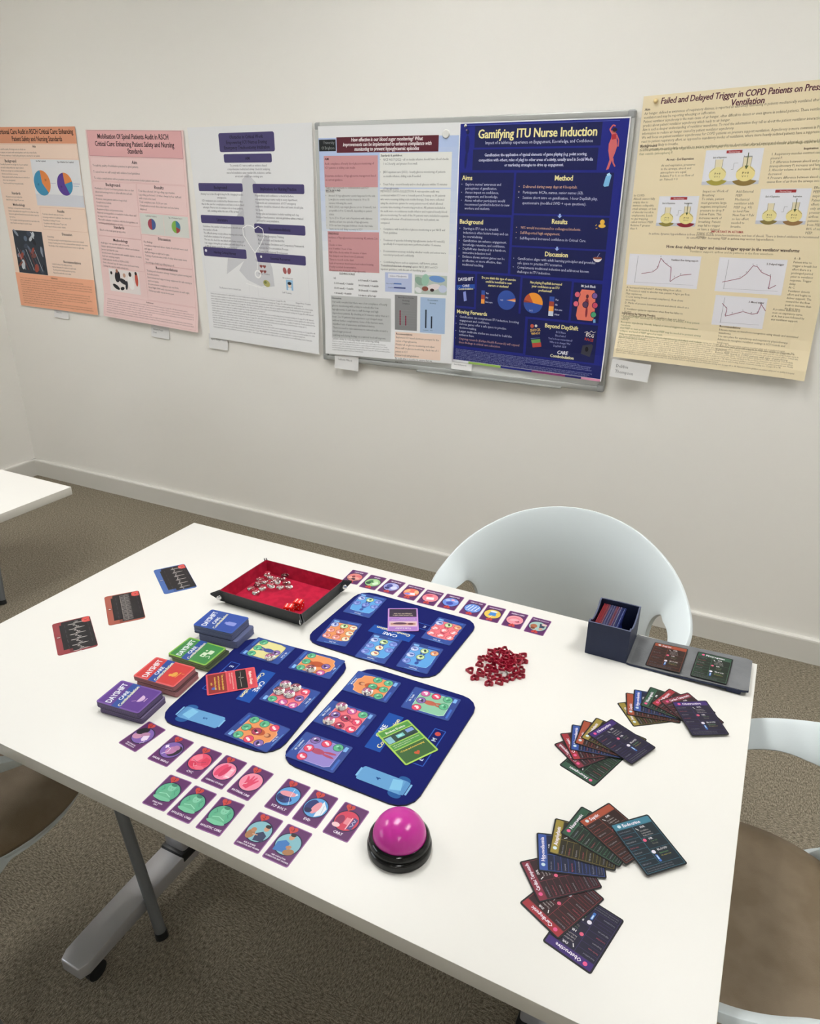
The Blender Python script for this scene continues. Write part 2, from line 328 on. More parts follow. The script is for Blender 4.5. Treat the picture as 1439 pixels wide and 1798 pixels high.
m_lamp = bpy.data.materials.new('light_diffuser'); m_lamp.use_nodes = True
nt = m_lamp.node_tree; nt.nodes.clear()
e = nt.nodes.new('ShaderNodeEmission'); e.inputs['Color'].default_value = (1, .99, .965, 1); e.inputs['Strength'].default_value = LAMP
ot = nt.nodes.new('ShaderNodeOutputMaterial'); nt.links.new(e.outputs[0], ot.inputs[0])
m_lampframe = mat('light_frame', '#e8e8e6', .5)
for i, (x, y) in enumerate(PANELS):
    t = empty('ceiling_light', (x, y, HC)); tag(t, 'recessed rectangular ceiling light panel', 'ceiling light', 'ceiling light panels'); t['kind'] = 'structure'
    bm = bmesh.new()
    for d in ((-.31, .31, -.61, -.6), (-.31, .31, .6, .61), (-.31, -.3, -.6, .6), (.3, .31, -.6, .6)): add_box(bm, *d, -.048, 0)
    bm_obj('frame', bm, m_lampframe, t)
    box_obj('diffuser', (-.3, .3, -.6, .6, -.002, 0), m_lamp, t)
    bm = bmesh.new()                                # unseen cross blades, added to cut the light reaching the upper wall
    for k in range(18): add_box(bm, -.3, .3, -.6+(k+.5)*.0667-.001, -.6+(k+.5)*.0667+.001, -.046, -.003)
    bm_obj('added_louvre', bm, m_lampframe, t)
w = bpy.data.worlds.new('world'); sc.world = w; w.use_nodes = True
w.node_tree.nodes['Background'].inputs['Color'].default_value = (.8, .84, .9, 1); w.node_tree.nodes['Background'].inputs['Strength'].default_value = .2

# unseen window added to brighten the lower wall; a buzzer highlight hints at one
m_day = bpy.data.materials.new('added_glow_pane'); m_day.use_nodes = True
nt = m_day.node_tree; nt.nodes.clear()
e = nt.nodes.new('ShaderNodeEmission'); e.inputs['Color'].default_value = (.88, .94, 1, 1); e.inputs['Strength'].default_value = WIN
ot = nt.nodes.new('ShaderNodeOutputMaterial'); nt.links.new(e.outputs[0], ot.inputs[0])
t = empty('added_window', (XL-.05, (WY0+WY1)/2, WZ0)); t['kind'] = 'structure'
hw, hh = (WY1-WY0)/2, WZ1-WZ0
bm = bmesh.new()
for d in ((-.03, .03, -hw, hw, 0, .05), (-.03, .03, -hw, hw, hh-.05, hh), (-.03, .03, -hw, -hw+.05, .05, hh-.05), (-.03, .03, hw-.05, hw, .05, hh-.05), (-.03, .03, -.025, .025, .05, hh-.05)): add_box(bm, *d)
bm_obj('added_window_frame', bm, m_trim, t)
box_obj('pane', (-.012, -.006, -hw+.05, hw-.05, .05, hh-.05), m_day, t)

# ================================================================== tables
m_top = mat('white_laminate', '#d8d7d2', .38, .4)
m_edge = mat('laminate_edge', '#c4c1b8', .45, .4)
m_alu = mat('brushed_aluminium', '#c4c4c8', .33, .5, .6)
m_grey = mat('grey_powder_coat', '#6d7072', .45, .5, .3)
m_black = mat('black_plastic', '#17181a', .4, .5)
def make_table(loc, rz, label, L=1.391, D=.8018):
    t = empty('table', loc, rz); tag(t, label, 'table')
    bm = bmesh.new(); add_box(bm, 0, L, -D, 0, T-.025, T)
    bevel_all(bm, .0012, 2)
    for f in bm.faces:
        if f.normal.z < .9: f.material_index = 1
    bm_obj('table_top', bm, [m_top, m_edge], t, angle=40)
    for x in (.248, L-.248):
        bm = bmesh.new()                                    # long low foot, flat on top and rounded at its ends
        P = [(-.034, -.325), (-.026, -.345), (.026, -.345), (.034, -.325), (.034, .325), (.026, .345), (-.026, .345), (-.034, .325)]
        slab(bm, P, .056, .088)
        for k in range(-5, 6): bmesh.ops.bisect_plane(bm, geom=list(bm.verts)+list(bm.edges)+list(bm.faces), plane_co=(0, k*.058, 0), plane_no=(0, 1, 0))
        for v in bm.verts: v.co.z += .020*(1-(v.co.y/.345)**2)*(1 if v.co.z > .07 else .6)
        bmesh.ops.bevel(bm, geom=[e for e in bm.edges if e.calc_face_angle(0) > .5], offset=.004, segments=2, profile=.5, affect='EDGES')
        f = bm_obj('foot', bm, m_alu, t, (x, -D/2, 0), angle=40)
        for y in (-.30, .30):
            bm = bmesh.new()
            for s in (-.012, .012):
                bmesh.ops.create_cone(bm, cap_ends=True, segments=24, radius1=.022, radius2=.022, depth=.014, matrix=Matrix.Translation((s, 0, .024)) @ Matrix.Rotation(PI/2, 4, 'Y'))
            add_box(bm, -.008, .008, -.014, .014, .022, .05); tube_bm(bm, (0, 0, .045), (0, 0, .058), .008, .008)
            bm_obj('castor', bm, m_black, f, (0, y, 0))
        bm = bmesh.new(); add_box(bm, -.03, .03, -.04, .04, .088, T-.07); bevel_all(bm, .008, 3)
        bm_obj('column', bm, m_alu, t, (x, -D/2, 0), angle=40)
        bm = bmesh.new(); add_box(bm, -.035, .035, -.05, .05, .086, .115); bevel_all(bm, .006, 2)
        bm_obj('foot_bracket', bm, m_black, t, (x, -D/2, 0), angle=40)
        bm = bmesh.new(); add_box(bm, -.03, .03, -.28, .28, T-.07, T-.025)
        bevel_all(bm, .004); bm_obj('support_arm', bm, m_grey, t, (x, -D/2, 0), angle=40)
    bm = bmesh.new(); add_box(bm, .28, L-.28, -D/2-.02, -D/2+.02, T-.075, T-.035); bm_obj('cross_beam', bm, m_grey, t)
    return t
make_table((0, 0, 0), 0, 'white rectangular table holding the game mats and cards')
make_table((-.5064-1.391, .0276, 0), 0, 'white table cut by the left photo edge, with nothing on it')

# ================================================================== tub chairs
m_shell = mat('white_moulded_plastic', '#d3dcdf', .42, .45)
m_fab = mat('tan_upholstery', '#6e5f4a', .6, .35, mix=('#7a6b57', 14, .4, .62), bump=(500, .25))
def lerp(a, b, t): return a+(b-a)*t
def interp(x, T_):
    n = len(T_)
    if x >= T_[-1][0]: return T_[-1][1]
    i = max(k for k in range(n-1) if x >= T_[k][0])
    def m(k):
        if k == 0: return 0.0
        if k == n-1: return (T_[k][1]-T_[k-1][1])/(T_[k][0]-T_[k-1][0])
        return (T_[k+1][1]-T_[k-1][1])/(T_[k+1][0]-T_[k-1][0])
    h = T_[i+1][0]-T_[i][0]; t = (x-T_[i][0])/h
    return ((2*t**3-3*t*t+1)*T_[i][1]+(t**3-2*t*t+t)*h*m(i)+(-2*t**3+3*t*t)*T_[i+1][1]+(t**3-t*t)*h*m(i+1))
RZ = [(0, .812), (25, .798), (50, .756), (75, .702), (100, .662), (130, .612), (160, .50)]
def sm_(t):
    t = max(0, min(1, t)); return t*t*(3-2*t)
def shell_pt(phi, v):
    a = abs(phi); s = math.sin(math.radians(phi)); c = math.cos(math.radians(phi))
    zr = interp(a, RZ)
    r0 = lerp(.249, .214, sm_((a-63)/14)); sx, sy, sz = r0*s, r0*c, .424
    Rx = lerp(.302, .262, sm_((a-90)/70)); Ry = lerp(.285, .245, sm_(a/160))
    rx, ry = Rx*s, Ry*c
    aa = .18*v+.82*v**4.6
    return (lerp(sx, rx, aa), lerp(sy, ry, aa), lerp(sz, zr, v))
def make_chair(loc, rz, label):
    t = empty('tub_chair', loc, rz); tag(t, label, 'chair', 'white tub chairs')
    NU, NV = 190, 44; PH = 158
    def hole(u, v):                                   # superellipse opening between arm, seat and back
        a = abs(u); ca, wa, cv, wv = 92, 34, .46, .385
        return abs((a-ca)/wa)**2.4+abs((v-cv)/wv)**2.4
    V, F = [], []; uv = []
    for j in range(NV+1):
        for i in range(NU+1): uv.append([-PH+2*PH*i/NU, j/NV])
    kill = [hole(*p) < 1 for p in uv]
    used = set(); quads = []
    for j in range(NV):
        for i in range(NU):
            q = (j*(NU+1)+i, j*(NU+1)+i+1, (j+1)*(NU+1)+i+1, (j+1)*(NU+1)+i)
            if not any(kill[k] for k in q): quads.append(q); used.update(q)
    edge_count = {}
    for q in quads:
        for a, b in zip(q, q[1:]+q[:1]):
            k = (min(a, b), max(a, b)); edge_count[k] = edge_count.get(k, 0)+1
    bd = {i for k, n in edge_count.items() if n == 1 for i in k}
    for i in bd:
        u, v = uv[i]
        if abs(u) < PH-.1 and .001 < v < .999:
            for _ in range(30):
                h = hole(u, v)
                if h <= 1.002: break
                f = h**(-1/2.4)*.5+.5; su = 1 if u > 0 else -1
                u = su*(92+(abs(u)-92)*f); v = .46+(v-.46)*f
            uv[i] = [u, v]
    for u, v in uv: V.append(shell_pt(u, v))
    me = bpy.data.meshes.new('shell'); bm = bmesh.new(); vs = [bm.verts.new(p) for p in V]
    for q in quads: bm.faces.new([vs[k] for k in q])
    for v in list(bm.verts):
        if not v.link_faces: bm.verts.remove(v)
    bmesh.ops.recalc_face_normals(bm, faces=bm.faces)
    bm.to_mesh(me); bm.free(); me.materials.append(m_shell); me.polygons.foreach_set('use_smooth', [True]*len(me.polygons))
    o = link('shell', me, t)
    md = o.modifiers.new('s', 'SOLIDIFY'); md.thickness = .012; md.offset = 0; md.use_rim = True
    md = o.modifiers.new('b', 'BEVEL'); md.width = .0045; md.segments = 3; md.limit_method = 'ANGLE'; md.angle_limit = math.radians(50)
    # pan under the seat
    lathe('seat_pan', [(.02, .40), (.15, .402), (.20, .415), (.228, .438), (.234, .450), (.222, .458), (.02, .458)], m_shell, t)
    lathe('seat', [(.02, .452), (.228, .452), (.240, .458), (.243, .468), (.236, .481), (.21, .490), (.12, .490), (.02, .488)], m_fab, t, n=64, angle=80)
    for sx in (-1, 1):
        for sy in (-1, 1):
            bm = bmesh.new(); tube_bm(bm, (sx*.175, sy*.195, .415), (sx*.29, sy*.168, .012), .0125, .0125)
            g = bm_obj('leg', bm, m_grey, t, angle=40)
            bm = bmesh.new(); tube_bm(bm, (sx*.2885, sy*.1685, .016), (sx*.2925, sy*.1675, .0), .0135, .0145)
            bm_obj('foot_cap', bm, m_black, g)
    return t
make_chair((.960, .135, 0), .12, 'white tub chair behind the table, rounded back and two arm holes showing')
make_chair((.02, -.73, 0), PI-.02, 'white tub chair with tan seat at the table corner by the left photo edge')
make_chair((1.432, -.373, 0), -PI/2, 'white tub chair with tan seat at the right-hand end of the table')
make_chair((-1.672, .228, 0), -.52, 'chair at the empty table, only one grey leg in view')
# ================================================================== small cards
def heart_pts(cx, cy, r, n=28):
    P = []
    for i in range(n):
        t = 2*PI*i/n
        P.append((cx+r*math.sin(t)**3, cy-r*(.8125*math.cos(t)-.3125*math.cos(2*t)-.125*math.cos(3*t)-.0625*math.cos(4*t))))
    return P
def mini(kind, title, score='-1', heart_low=False):
    p = Print(41, 62)
    p.rect(0, 0, 41, 62, '#96629b', 3); p.rect(1.3, 1.3, 39.7, 60.7, '#5f2a64', 2.2)
    cx, cy, rx = 20.5, 30, 17.5
    p.circ(cx, cy, rx+1.7, '#1e1642', 32)
    A = {
     'vent': ('#7f5fae', [('e', 13, 34, 9, 7, '#c98fb0', -30), ('e', 12, 22, 11, 7, '#1d1724', -50), ('e', 22, 26, 8, 5, '#b784a6', -40), ('P', [(22, 30), (30, 24), (34, 33), (29, 40), (24, 37)], '#ecdcf2'), ('l', [(30, 34), (34, 40), (30, 45)], 1, '#e8d8f0')]),
     'nose': ('#7f5fae', [('e', 27, 30, 9, 13, '#1d1724', 20), ('e', 21, 31, 8, 10, '#c07fae', 25), ('e', 25, 23, 6, 5, '#b57aa6', 10), ('P', [(5, 26), (9, 22), (12, 26), (9, 31)], '#efe2f6'), ('l', [(10, 27), (17, 28), (18, 36), (12, 43)], 1, '#efe2f6')]),
     'cvc': ('#e8506f', [('P', [(4, 24), (14, 15), (20, 22), (16, 32), (6, 34)], '#f07f96'), ('P', [(24, 18), (33, 20), (36, 30), (28, 36), (22, 28)], '#d93a5a'), ('e', 13, 38, 7, 5, '#d23255', 20), ('e', 28, 41, 8, 4, '#ef6f88', -10), ('l', [(8, 30), (20, 33), (30, 27)], .6, '#5a2a55'), ('l', [(14, 36), (18, 42), (22, 38)], .7, '#f7c0cc')]),
     'card': ('#f087a6', [('e', 14, 30, 6, 14, '#e3476f', 10), ('e', 21, 30, 4.5, 13, '#cf3560', 10), ('P', [(26, 20), (33, 20), (35, 40), (26, 42)], '#f7b8c9'), ('l', [(27, 24), (33, 24)], 1.2, '#fbe4ea'), ('l', [(28, 38), (35, 38)], 2, '#fbe4ea')]),
     'art': ('#f08fa8', [('P', [(14, 42), (12, 30), (9, 22), (12, 22), (16, 28), (17, 18), (19, 18), (20, 27), (23, 18), (25, 19), (24, 28), (29, 22), (30, 24), (26, 34), (22, 44)], '#e0486c'), ('l', [(12, 40), (17, 34)], .8, '#fbdbe2')]),
     'green': ('#5cb08c', [('e', 20, 43, 15, 4, '#78c4a0', 0), ('P', [(8, 40), (14, 27), (20, 22), (26, 27), (32, 40)], '#68b38f'), ('e', 21, 21, 6, 7, '#84ccaa', 0), ('e', 21, 15.5, 5, 3, '#3d8068', 0), ('l', [(10, 36), (20, 33), (30, 37)], 1.2, '#98dcbc'), ('l', [(8, 22), (12, 26), (9, 30)], .6, '#2f6e5a'), ('l', [(31, 20), (29, 26), (33, 31)], .6, '#2f6e5a'), ('l', [(18, 22), (19, 23)], .7, '#214e40'), ('l', [(23, 22), (24, 23)], .7, '#214e40')]),
     'icp': ('#5aa0dc', [('e', 16, 35, 12, 9, '#26336f', 10), ('e', 18, 26, 13, 5, '#e79aa6', -8), ('e', 13, 37, 4, 3, '#1b2350', 0), ('e', 25, 36, 5, 4, '#2c3f86', 0), ('l', [(22, 14), (24, 30), (30, 44)], .6, '#e9f2fa'), ('P', [(29, 20), (33, 22), (30, 26)], '#e9f2fa')]),
     'evd': ('#5aa0dc', [('P', [(26, 15), (36, 26), (35, 38), (26, 46), (24, 30)], '#e8eef4'), ('e', 13, 30, 9, 13, '#26336f', 8), ('e', 21, 30, 5.5, 12, '#e79aa6', 10), ('l', [(30, 22), (33, 38)], .6, '#8fa6c0'), ('e', 12, 38, 6, 4, '#1b2350', 0)]),
     'crrt': ('#d2405c', [('e', 11, 32, 6, 9, '#8b2c58', 0), ('P', [(18, 24), (26, 24), (26, 36), (18, 36)], '#e88c98'), ('e', 10, 42, 6, 4, '#f0c6cc', 0), ('P', [(28, 20), (35, 22), (34, 42), (27, 42)], '#52457f'), ('l', [(29, 24), (33, 26), (29, 30), (33, 33), (29, 38)], .7, '#d8dcf0'), ('l', [(26, 22), (26, 44)], 1.4, '#f0c6cc')]),
     'nurse': ('#86bcc8', [('e', 11, 38, 6, 8, '#a5764f', 10), ('e', 12, 30, 4, 4, '#b98561', 0), ('P', [(20, 46), (18, 34), (26, 28), (34, 33), (34, 44)], '#2f3a5c'), ('e', 28, 22, 4, 5, '#cf9b7c', 0), ('e', 28, 18, 4.4, 3, '#221b20', 0), ('l', [(14, 37), (22, 36)], 1.6, '#d6a486')]),
     'doctor': ('#86bcc8', [('P', [(6, 46), (5, 32), (14, 25), (22, 28), (24, 44)], '#3f79bd'), ('e', 19, 18, 4, 5, '#cf9b7c', 0), ('e', 19, 14, 4.2, 3, '#221b20', 0), ('e', 28, 41, 8, 5, '#a5764f', -25), ('e', 24, 34, 4, 3, '#b98561', -20)]),
     'face': ('#d98e86', [('e', 14, 26, 6, 6, '#e9a79c', 0), ('e', 27, 26, 6, 6, '#efb3a4', 0), ('e', 20, 22, 5, 4, '#3a2026', 0), ('e', 12, 37, 8, 5, '#dd6a6f', 0), ('e', 28, 38, 8, 5, '#e4807e', 0), ('l', [(8, 20), (16, 18), (26, 20), (34, 17)], 2, '#46212c'), ('e', 24, 32, 4, 5, '#7c3038', 0)]),
     'leaf': ('#9cc98c', [('e', 13, 28, 6, 8, '#d6efd0', 20), ('e', 24, 34, 8, 6, '#3c7a48', -20), ('e', 17, 38, 6, 5, '#b8e0a8', 0), ('e', 29, 25, 6, 6, '#224a3a', 0)]),
     'lilac': ('#9aa0dc', [('e', 13, 28, 7, 8, '#d8dcf6', 20), ('e', 26, 33, 7, 7, '#4a509c', -20), ('e', 16, 40, 7, 4, '#c3c8f0', 0), ('e', 27, 22, 6, 5, '#2c3070', 0)]),
     'hands': ('#e8705e', [('P', [(8, 22), (22, 18), (25, 27), (12, 32)], '#f3e4ec'), ('e', 26, 22, 7, 4, '#8a8adc', -20), ('e', 31, 33, 5, 9, '#eeb07a', 20), ('e', 10, 36, 5, 8, '#f0b787', -20)]),
     'patch': ('#ea8a98', [('P', [(10, 24), (26, 20), (29, 30), (13, 34)], '#fbeef0'), ('e', 26, 38, 8, 4, '#d9566c', -10)]),
     'bag': ('#6f8fe0', [('e', 21, 25, 8, 7, '#3d4fb0', 0), ('e', 11, 37, 5, 4, '#a9bcf2', 0), ('e', 29, 36, 6, 5, '#a9bcf2', 0), ('e', 19, 40, 4, 4, '#f0b0c0', 0)]),
     'tubes': ('#6a94e2', [('l', [(8, 40), (13, 20)], 2, '#e6eefc'), ('l', [(15, 41), (20, 21)], 2, '#e6eefc'), ('l', [(22, 42), (27, 21)], 2, '#e6eefc'), ('l', [(29, 42), (33, 24)], 2, '#e6eefc'), ('l', [(7, 22), (32, 19)], 1.4, '#cfdcf8')]),
     'cup': ('#e7c458', [('P', [(12, 24), (28, 22), (27, 36), (14, 37)], '#4b8bd6'), ('e', 20, 40, 8, 3, '#d8e8f4', 0), ('l', [(20, 24), (23, 14)], 1, '#f0f4f8')]),
     'pink': ('#ef9aa6', [('e', 14, 24, 5, 3, '#c4596d', 0), ('l', [(12, 36), (22, 40), (31, 34), (33, 26)], 1.4, '#cf6a7b'), ('e', 22, 29, 9, 4, '#f5b6be', -20), ('e', 12, 27, 1.6, 1.6, '#5a2438', 0)]),
     'team': ('#a3c3bd', [('P', [(6, 44), (7, 28), (16, 26), (19, 42)], '#2e3d54'), ('e', 12, 22, 4, 4, '#c88f78', 0), ('e', 28, 28, 7, 8, '#b06a4c', 0), ('e', 28, 20, 5, 4, '#80452f', 0), ('e', 9, 40, 6, 4, '#e0c0b8', 0)])}[kind]
    p.circ(cx, cy, rx, A[0], 36)
    for it in A[1]:
        if it[0] == 'e': p.ell(it[1], it[2], it[3], it[4], it[5], 18, it[6])
        elif it[0] == 'P': p.poly(it[1], it[2])
        else: p.line(it[1], it[2], it[3])
    p.poly(heart_pts(13 if not heart_low else 20.5, 7 if not heart_low else 8.5, 7 if not heart_low else 7), '#c8443f')
    p.text(score, 13 if not heart_low else 20.5, 9.4 if not heart_low else 10.8, 6.8, '#5a1420', 'c', True)
    ls = title.split('\n'); sz = 5.2 if len(ls) == 1 and len(title) < 14 else (4.2 if len(ls) == 1 else 3.3)
    if len(title) < 9: sz = 6.2
    for i, l in enumerate(ls):
        sx = min(.95, 36/max(1, text_w(l, sz, True)))
        p.text(l, 20.5, 55.5-(len(ls)-1)*2+i*sz*1.15, sz, '#f2e8f6', 'c', True, sx)
    return p
FRONT = [
 ('m01', 'vent', 'MECHANICAL\nVENTILATION', '-2', 'purple card of a reclining figure with white mask, first of the front row'),
 ('m02', 'nose', 'NASAL BRIDLE', '-2', 'purple card of a dark-haired figure with a white tube, second of the front row'),
 ('m03', 'cvc', 'CVC', '-1', 'purple card reading CVC with a red anatomical picture'),
 ('m04', 'card', 'CARDIAC STUDIES', '-2', 'purple card with pink heart diagram between the CVC and arterial line cards'),
 ('m05', 'art', 'ARTERIAL LINE', '-1', 'purple card of a pink hand reading arterial line'),
 ('m06', 'green', 'SPEAK WITH\nSALT', '-1', 'green figure card with two-line title, leftmost of the three green cards'),
 ('m07', 'green', 'HOLISTIC CARE', '-1', 'green seated figure card, middle of the three green cards'),
 ('m08', 'green', 'HOLISTIC CARE', '-1', 'green seated figure card, rightmost of the three green cards'),
 ('m09', 'icp', 'ICP BOLT', '-2', 'purple card reading ICP Bolt with blue figure and pink brain'),
 ('m10', 'evd', 'EVD', '-1', 'purple card reading EVD with blue figure and pink brain'),
 ('m11', 'crrt', 'CRRT', '-3', 'purple card reading CRRT with red machine picture, nearest the buzzer'),
 ('m12', 'nurse', 'ASK A NURSE\n(CARDS FOR ANY ORGAN)', '-2', 'purple card of two people, one in dark navy scrubs, at the table front edge'),
 ('m13', 'doctor', 'ASK A DOCTOR\n(CARDS FOR ANY ORGAN)', '-3', 'purple card of a person in light blue scrubs, nearest the table front edge')]
for k, kind, title, score, lab in FRONT:
    x, y, r, _ = PL[k]
    tag(card('organ_card', mini(kind, title, score), '#6a3a70', (x, y, T), r, 2.6), lab, 'card', 'small purple cards along the front of the mats')
BACK = [('n01', 'face', 'AIRWAY', 'brown and pink picture card beside the corner of the dice tray'),
 ('n02', 'leaf', 'SEPSIS', 'purple card with a pale green round picture in the back row'),
 ('n03', 'lilac', 'DELIRIUM', 'purple card with a lilac and navy round picture, third from left in the back row'),
 ('n04', 'hands', 'WOUND CARE', 'purple card of orange hands holding a white shape in the back row'),
 ('n05', 'patch', 'SKIN DRESSING', 'purple card of a white dressing on a pink round picture'),
 ('n06', 'bag', 'PROTEIN', 'purple card of a blue round picture with a pink spot in the back row'),
 ('n07', 'tubes', 'END OF BED', 'purple card of white upright strokes on a blue round picture'),
 ('n08', 'cup', 'HYDRATION', 'purple card with a blue cup on a yellow round picture'),
 ('n09', 'pink', 'ABDOMEN', 'purple card with a plain pink round picture, beside the teal end card'),
 ('n10', 'team', 'CONSULT A TEAM', 'purple card of two people on a pale teal picture, right end of the back row')]
for k, kind, title, lab in BACK:
    x, y, r, _ = PL[k]
    tag(card('organ_card', mini(kind, title, '1', True), '#5c3040', (x, y, T), r, 2.6), lab, 'card', 'small purple cards along the back of the mats')

# ================================================================== heart rhythm cards
def rhythm(c1, c2, kind, num):
    p = Print(127, 72); rr = random.Random(kind)
    p.rect(0, 0, 127, 72, c1, 6); p.rect(3, 0.6, 122, 56, '#1b191d', 3); p.rect(14, 50, 112, 60, '#1b191d', 0)
    p.rect(112, 44, 124, 56, c2); p.rect(112, 50, 127, 60, c1)
    p.poly([(2, 2), (22, 2), (22, 12), (18, 17), (7, 17), (2, 12)], '#d8504a'); p.poly(heart_pts(12, 9, 6), '#e0605a'); p.text(num, 12, 11.5, 8, '#521018', 'c', True)
    P = []; x = 8
    if kind == 'slow':
        while x < 116: P += [(x, 30), (x+4, 30), (x+6, 33), (x+7.5, 12), (x+9, 36), (x+10.5, 30), (x+15, 27), (x+18, 30)]; x += 19
    elif kind == 'fast':
        while x < 118: P += [(x, 32), (x+1.2, 22), (x+2.4, 42), (x+3.6, 32)]; x += 5.6
    else:
        while x < 116: P += [(x, 30), (x+3, 24), (x+6, 33), (x+8, 14), (x+10, 44), (x+13, 30), (x+16, 35), (x+20, 28)]; x += 21
    p.line(P, .45 if kind == 'fast' else .8, '#d9d4cf')
    if kind == 'fast': p.line([(10, 41), (116, 41)], .5, '#b9b2aa')
    for i in range(4): p.line([(24+i*22, 7), (38+i*22, 7)], .5, '#57525a', i == 0)
    for i in range(5): p.line([(16+i*20, 50), (28+i*20, 50)], .5, '#57525a', i == 0)
    p.rect(56, 61, 65, 68, c2); p.text(num, 60, 67.5, 8, '#f4f0ec', 'c', True)
    return p
for k, c1, c2, kind, num, lab in (
  ('rb', '#4669ac', '#30508f', 'slow', '5', 'blue-edged heart trace card on the white table, farthest of three'),
  ('ro', '#a8594a', '#7e3f36', 'fast', '4', 'orange-brown edged heart trace card with dense spikes'),
  ('rr', '#93383f', '#6e2830', 'odd', '3', 'dark red edged heart trace card, nearest the left table edge')):
    x, y, r, _ = PL[k]
    tag(card('rhythm_card', rhythm(c1, c2, kind, num), c1, (x, y, T), r, 6, .4), lab, 'card', 'heart trace cards on the left of the table')

# ================================================================== decks
def back_face(c1, c2, icon, accent):
    p = Print(63, 88)
    p.rect(0, 0, 63, 88, c1, 4); p.rect(3, 3, 60, 85, c2, 2)
    p.text('DAYSHIFT', 31.5, 23, 15.5, '#eef2f8', 'c', True, 53/text_w('DAYSHIFT', 15.5, True), -7, 2)
    p.poly([(0, 32), (63, 26), (63, 43), (0, 49)], '#2a4f9e')
    p.text('CARE', 30, 37, 10, '#f0f4fa', 'c', True, 1, -5, 2); p.text('Combobulation', 31.5, 45.5, 9, '#f2efc8', 'c', True, 55/text_w('Combobulation', 9, True), -5, 2)
    if icon == 'bottle': p.rect(24, 58, 36, 78, accent, 3); p.rect(27, 54, 33, 59, accent)
    if icon == 'monitor':
        p.rect(20, 58, 34, 68, accent, 2); p.rect(32, 66, 44, 76, accent, 2); p.line([(22, 70), (28, 76), (20, 80)], 1.4, accent); p.circ(40, 60, 2.4, accent); p.circ(24, 63, 2, c2)
    if icon == 'bell': p.ell(31, 66, 7, 5, accent, 18); p.circ(27, 60, 3.4, accent); p.line([(24, 72), (40, 74)], 1.5, accent); p.line([(36, 78), (38, 82)], 1.2, accent)
    if icon == 'bowl': p.ell(33, 64, 9, 9, accent, 18, 0, True, 0, 180); p.line([(26, 62), (22, 56)], 1.2, '#c9a0d0'); p.line([(28, 76), (38, 76)], 1.6, accent)
    return p
def deck(k, c1, c2, icon, accent, H_, edge, blocks, name, lab_top, lab_deck):
    x, y, r, _ = PL[k]
    tag(card('playing_card', back_face(c1, c2, icon, accent), c1, (x, y, T+H_-.0004), r, 4, .4), lab_top, 'card', 'top cards of the four decks')
    rr = random.Random(k); m1 = ink(edge[0], .6); m2 = ink(edge[1], .6); m3 = ink(edge[2], .6)
    V, F, M = [], [], []
    z = 0.0; N = int(H_/.0009)
    bz = [0]+[b[0] for b in blocks]
    for i in range(N):
        t = i/(N-1); dx = dy = 0
        for zf, ox, oy in blocks:
            if t >= zf: dx, dy = ox, oy
        jx, jy = rr.uniform(-.0005, .0005)+dx, rr.uniform(-.0005, .0005)+dy
        h = (H_-.0006)/N; z0 = i*h; z1 = z0+h*.93
        P = [(a/1000+jx, b/1000+jy) for a, b in rpts(-31.5, -44, 31.5, 44, 4)]; n = len(P); q = len(V)
        V += [(a, b, z0) for a, b in P]+[(a, b, z1) for a, b in P]
        F += [tuple(range(q, q+n))[::-1], tuple(range(q+n, q+2*n))]+[(q+j, q+(j+1) % n, q+n+(j+1) % n, q+n+j) for j in range(n)]
        gap = any(abs(t-zf) < .5/N*1.2 and zf > 0 for zf, _, _ in blocks)
        M += [2 if gap else (1 if i % 3 == 0 else 0)]*(n+2)
    o = link('stacked_cards', mesh('stacked_cards', V, F, [m1, m2, m3], M), None, (x, y, T), (0, 0, r))
    tag(o, lab_deck, 'deck of cards', 'decks of face-down cards', 'stuff')
deck('db', '#3558ac', '#2b4da6', 'bottle', '#8d97dc', .034, ('#7a82a8', '#626a92', '#1e2440'), [(0, 0, -.010), (.52, 0, 0)], 'blue',
     'blue card with a pale bottle picture topping the tallest deck', 'tall blue-grey edged deck below the blue card, beside the tray')
deck('dg', '#8cc04c', '#3f8a48', 'monitor', '#d4e4c8', .014, ('#96a878', '#74845c', '#36402c'), [(0, .0015, -.006), (.6, 0, 0)], 'green',
     'green card with lime border and white picture topping the lowest deck', 'low green-edged deck between the blue and red decks')
deck('dr', '#e2686a', '#cf3d3c', 'bell', '#e0a64a', .021, ('#cc8e92', '#b07074', '#5c383c'), [(0, 0, -.005), (.55, 0, 0)], 'red',
     'red card with a yellow bell picture topping a deck', 'pink-red edged deck between the green and purple decks')
deck('dp', '#7a58a6', '#5f3a90', 'bowl', '#d8b8dc', .0215, ('#7a6c94', '#5c5074', '#2a2238'), [(0, .001, -.004), (.5, 0, 0)], 'purple',
     'purple card with a pink bowl picture topping a deck', 'purple-grey edged deck nearest the front edge of the table')

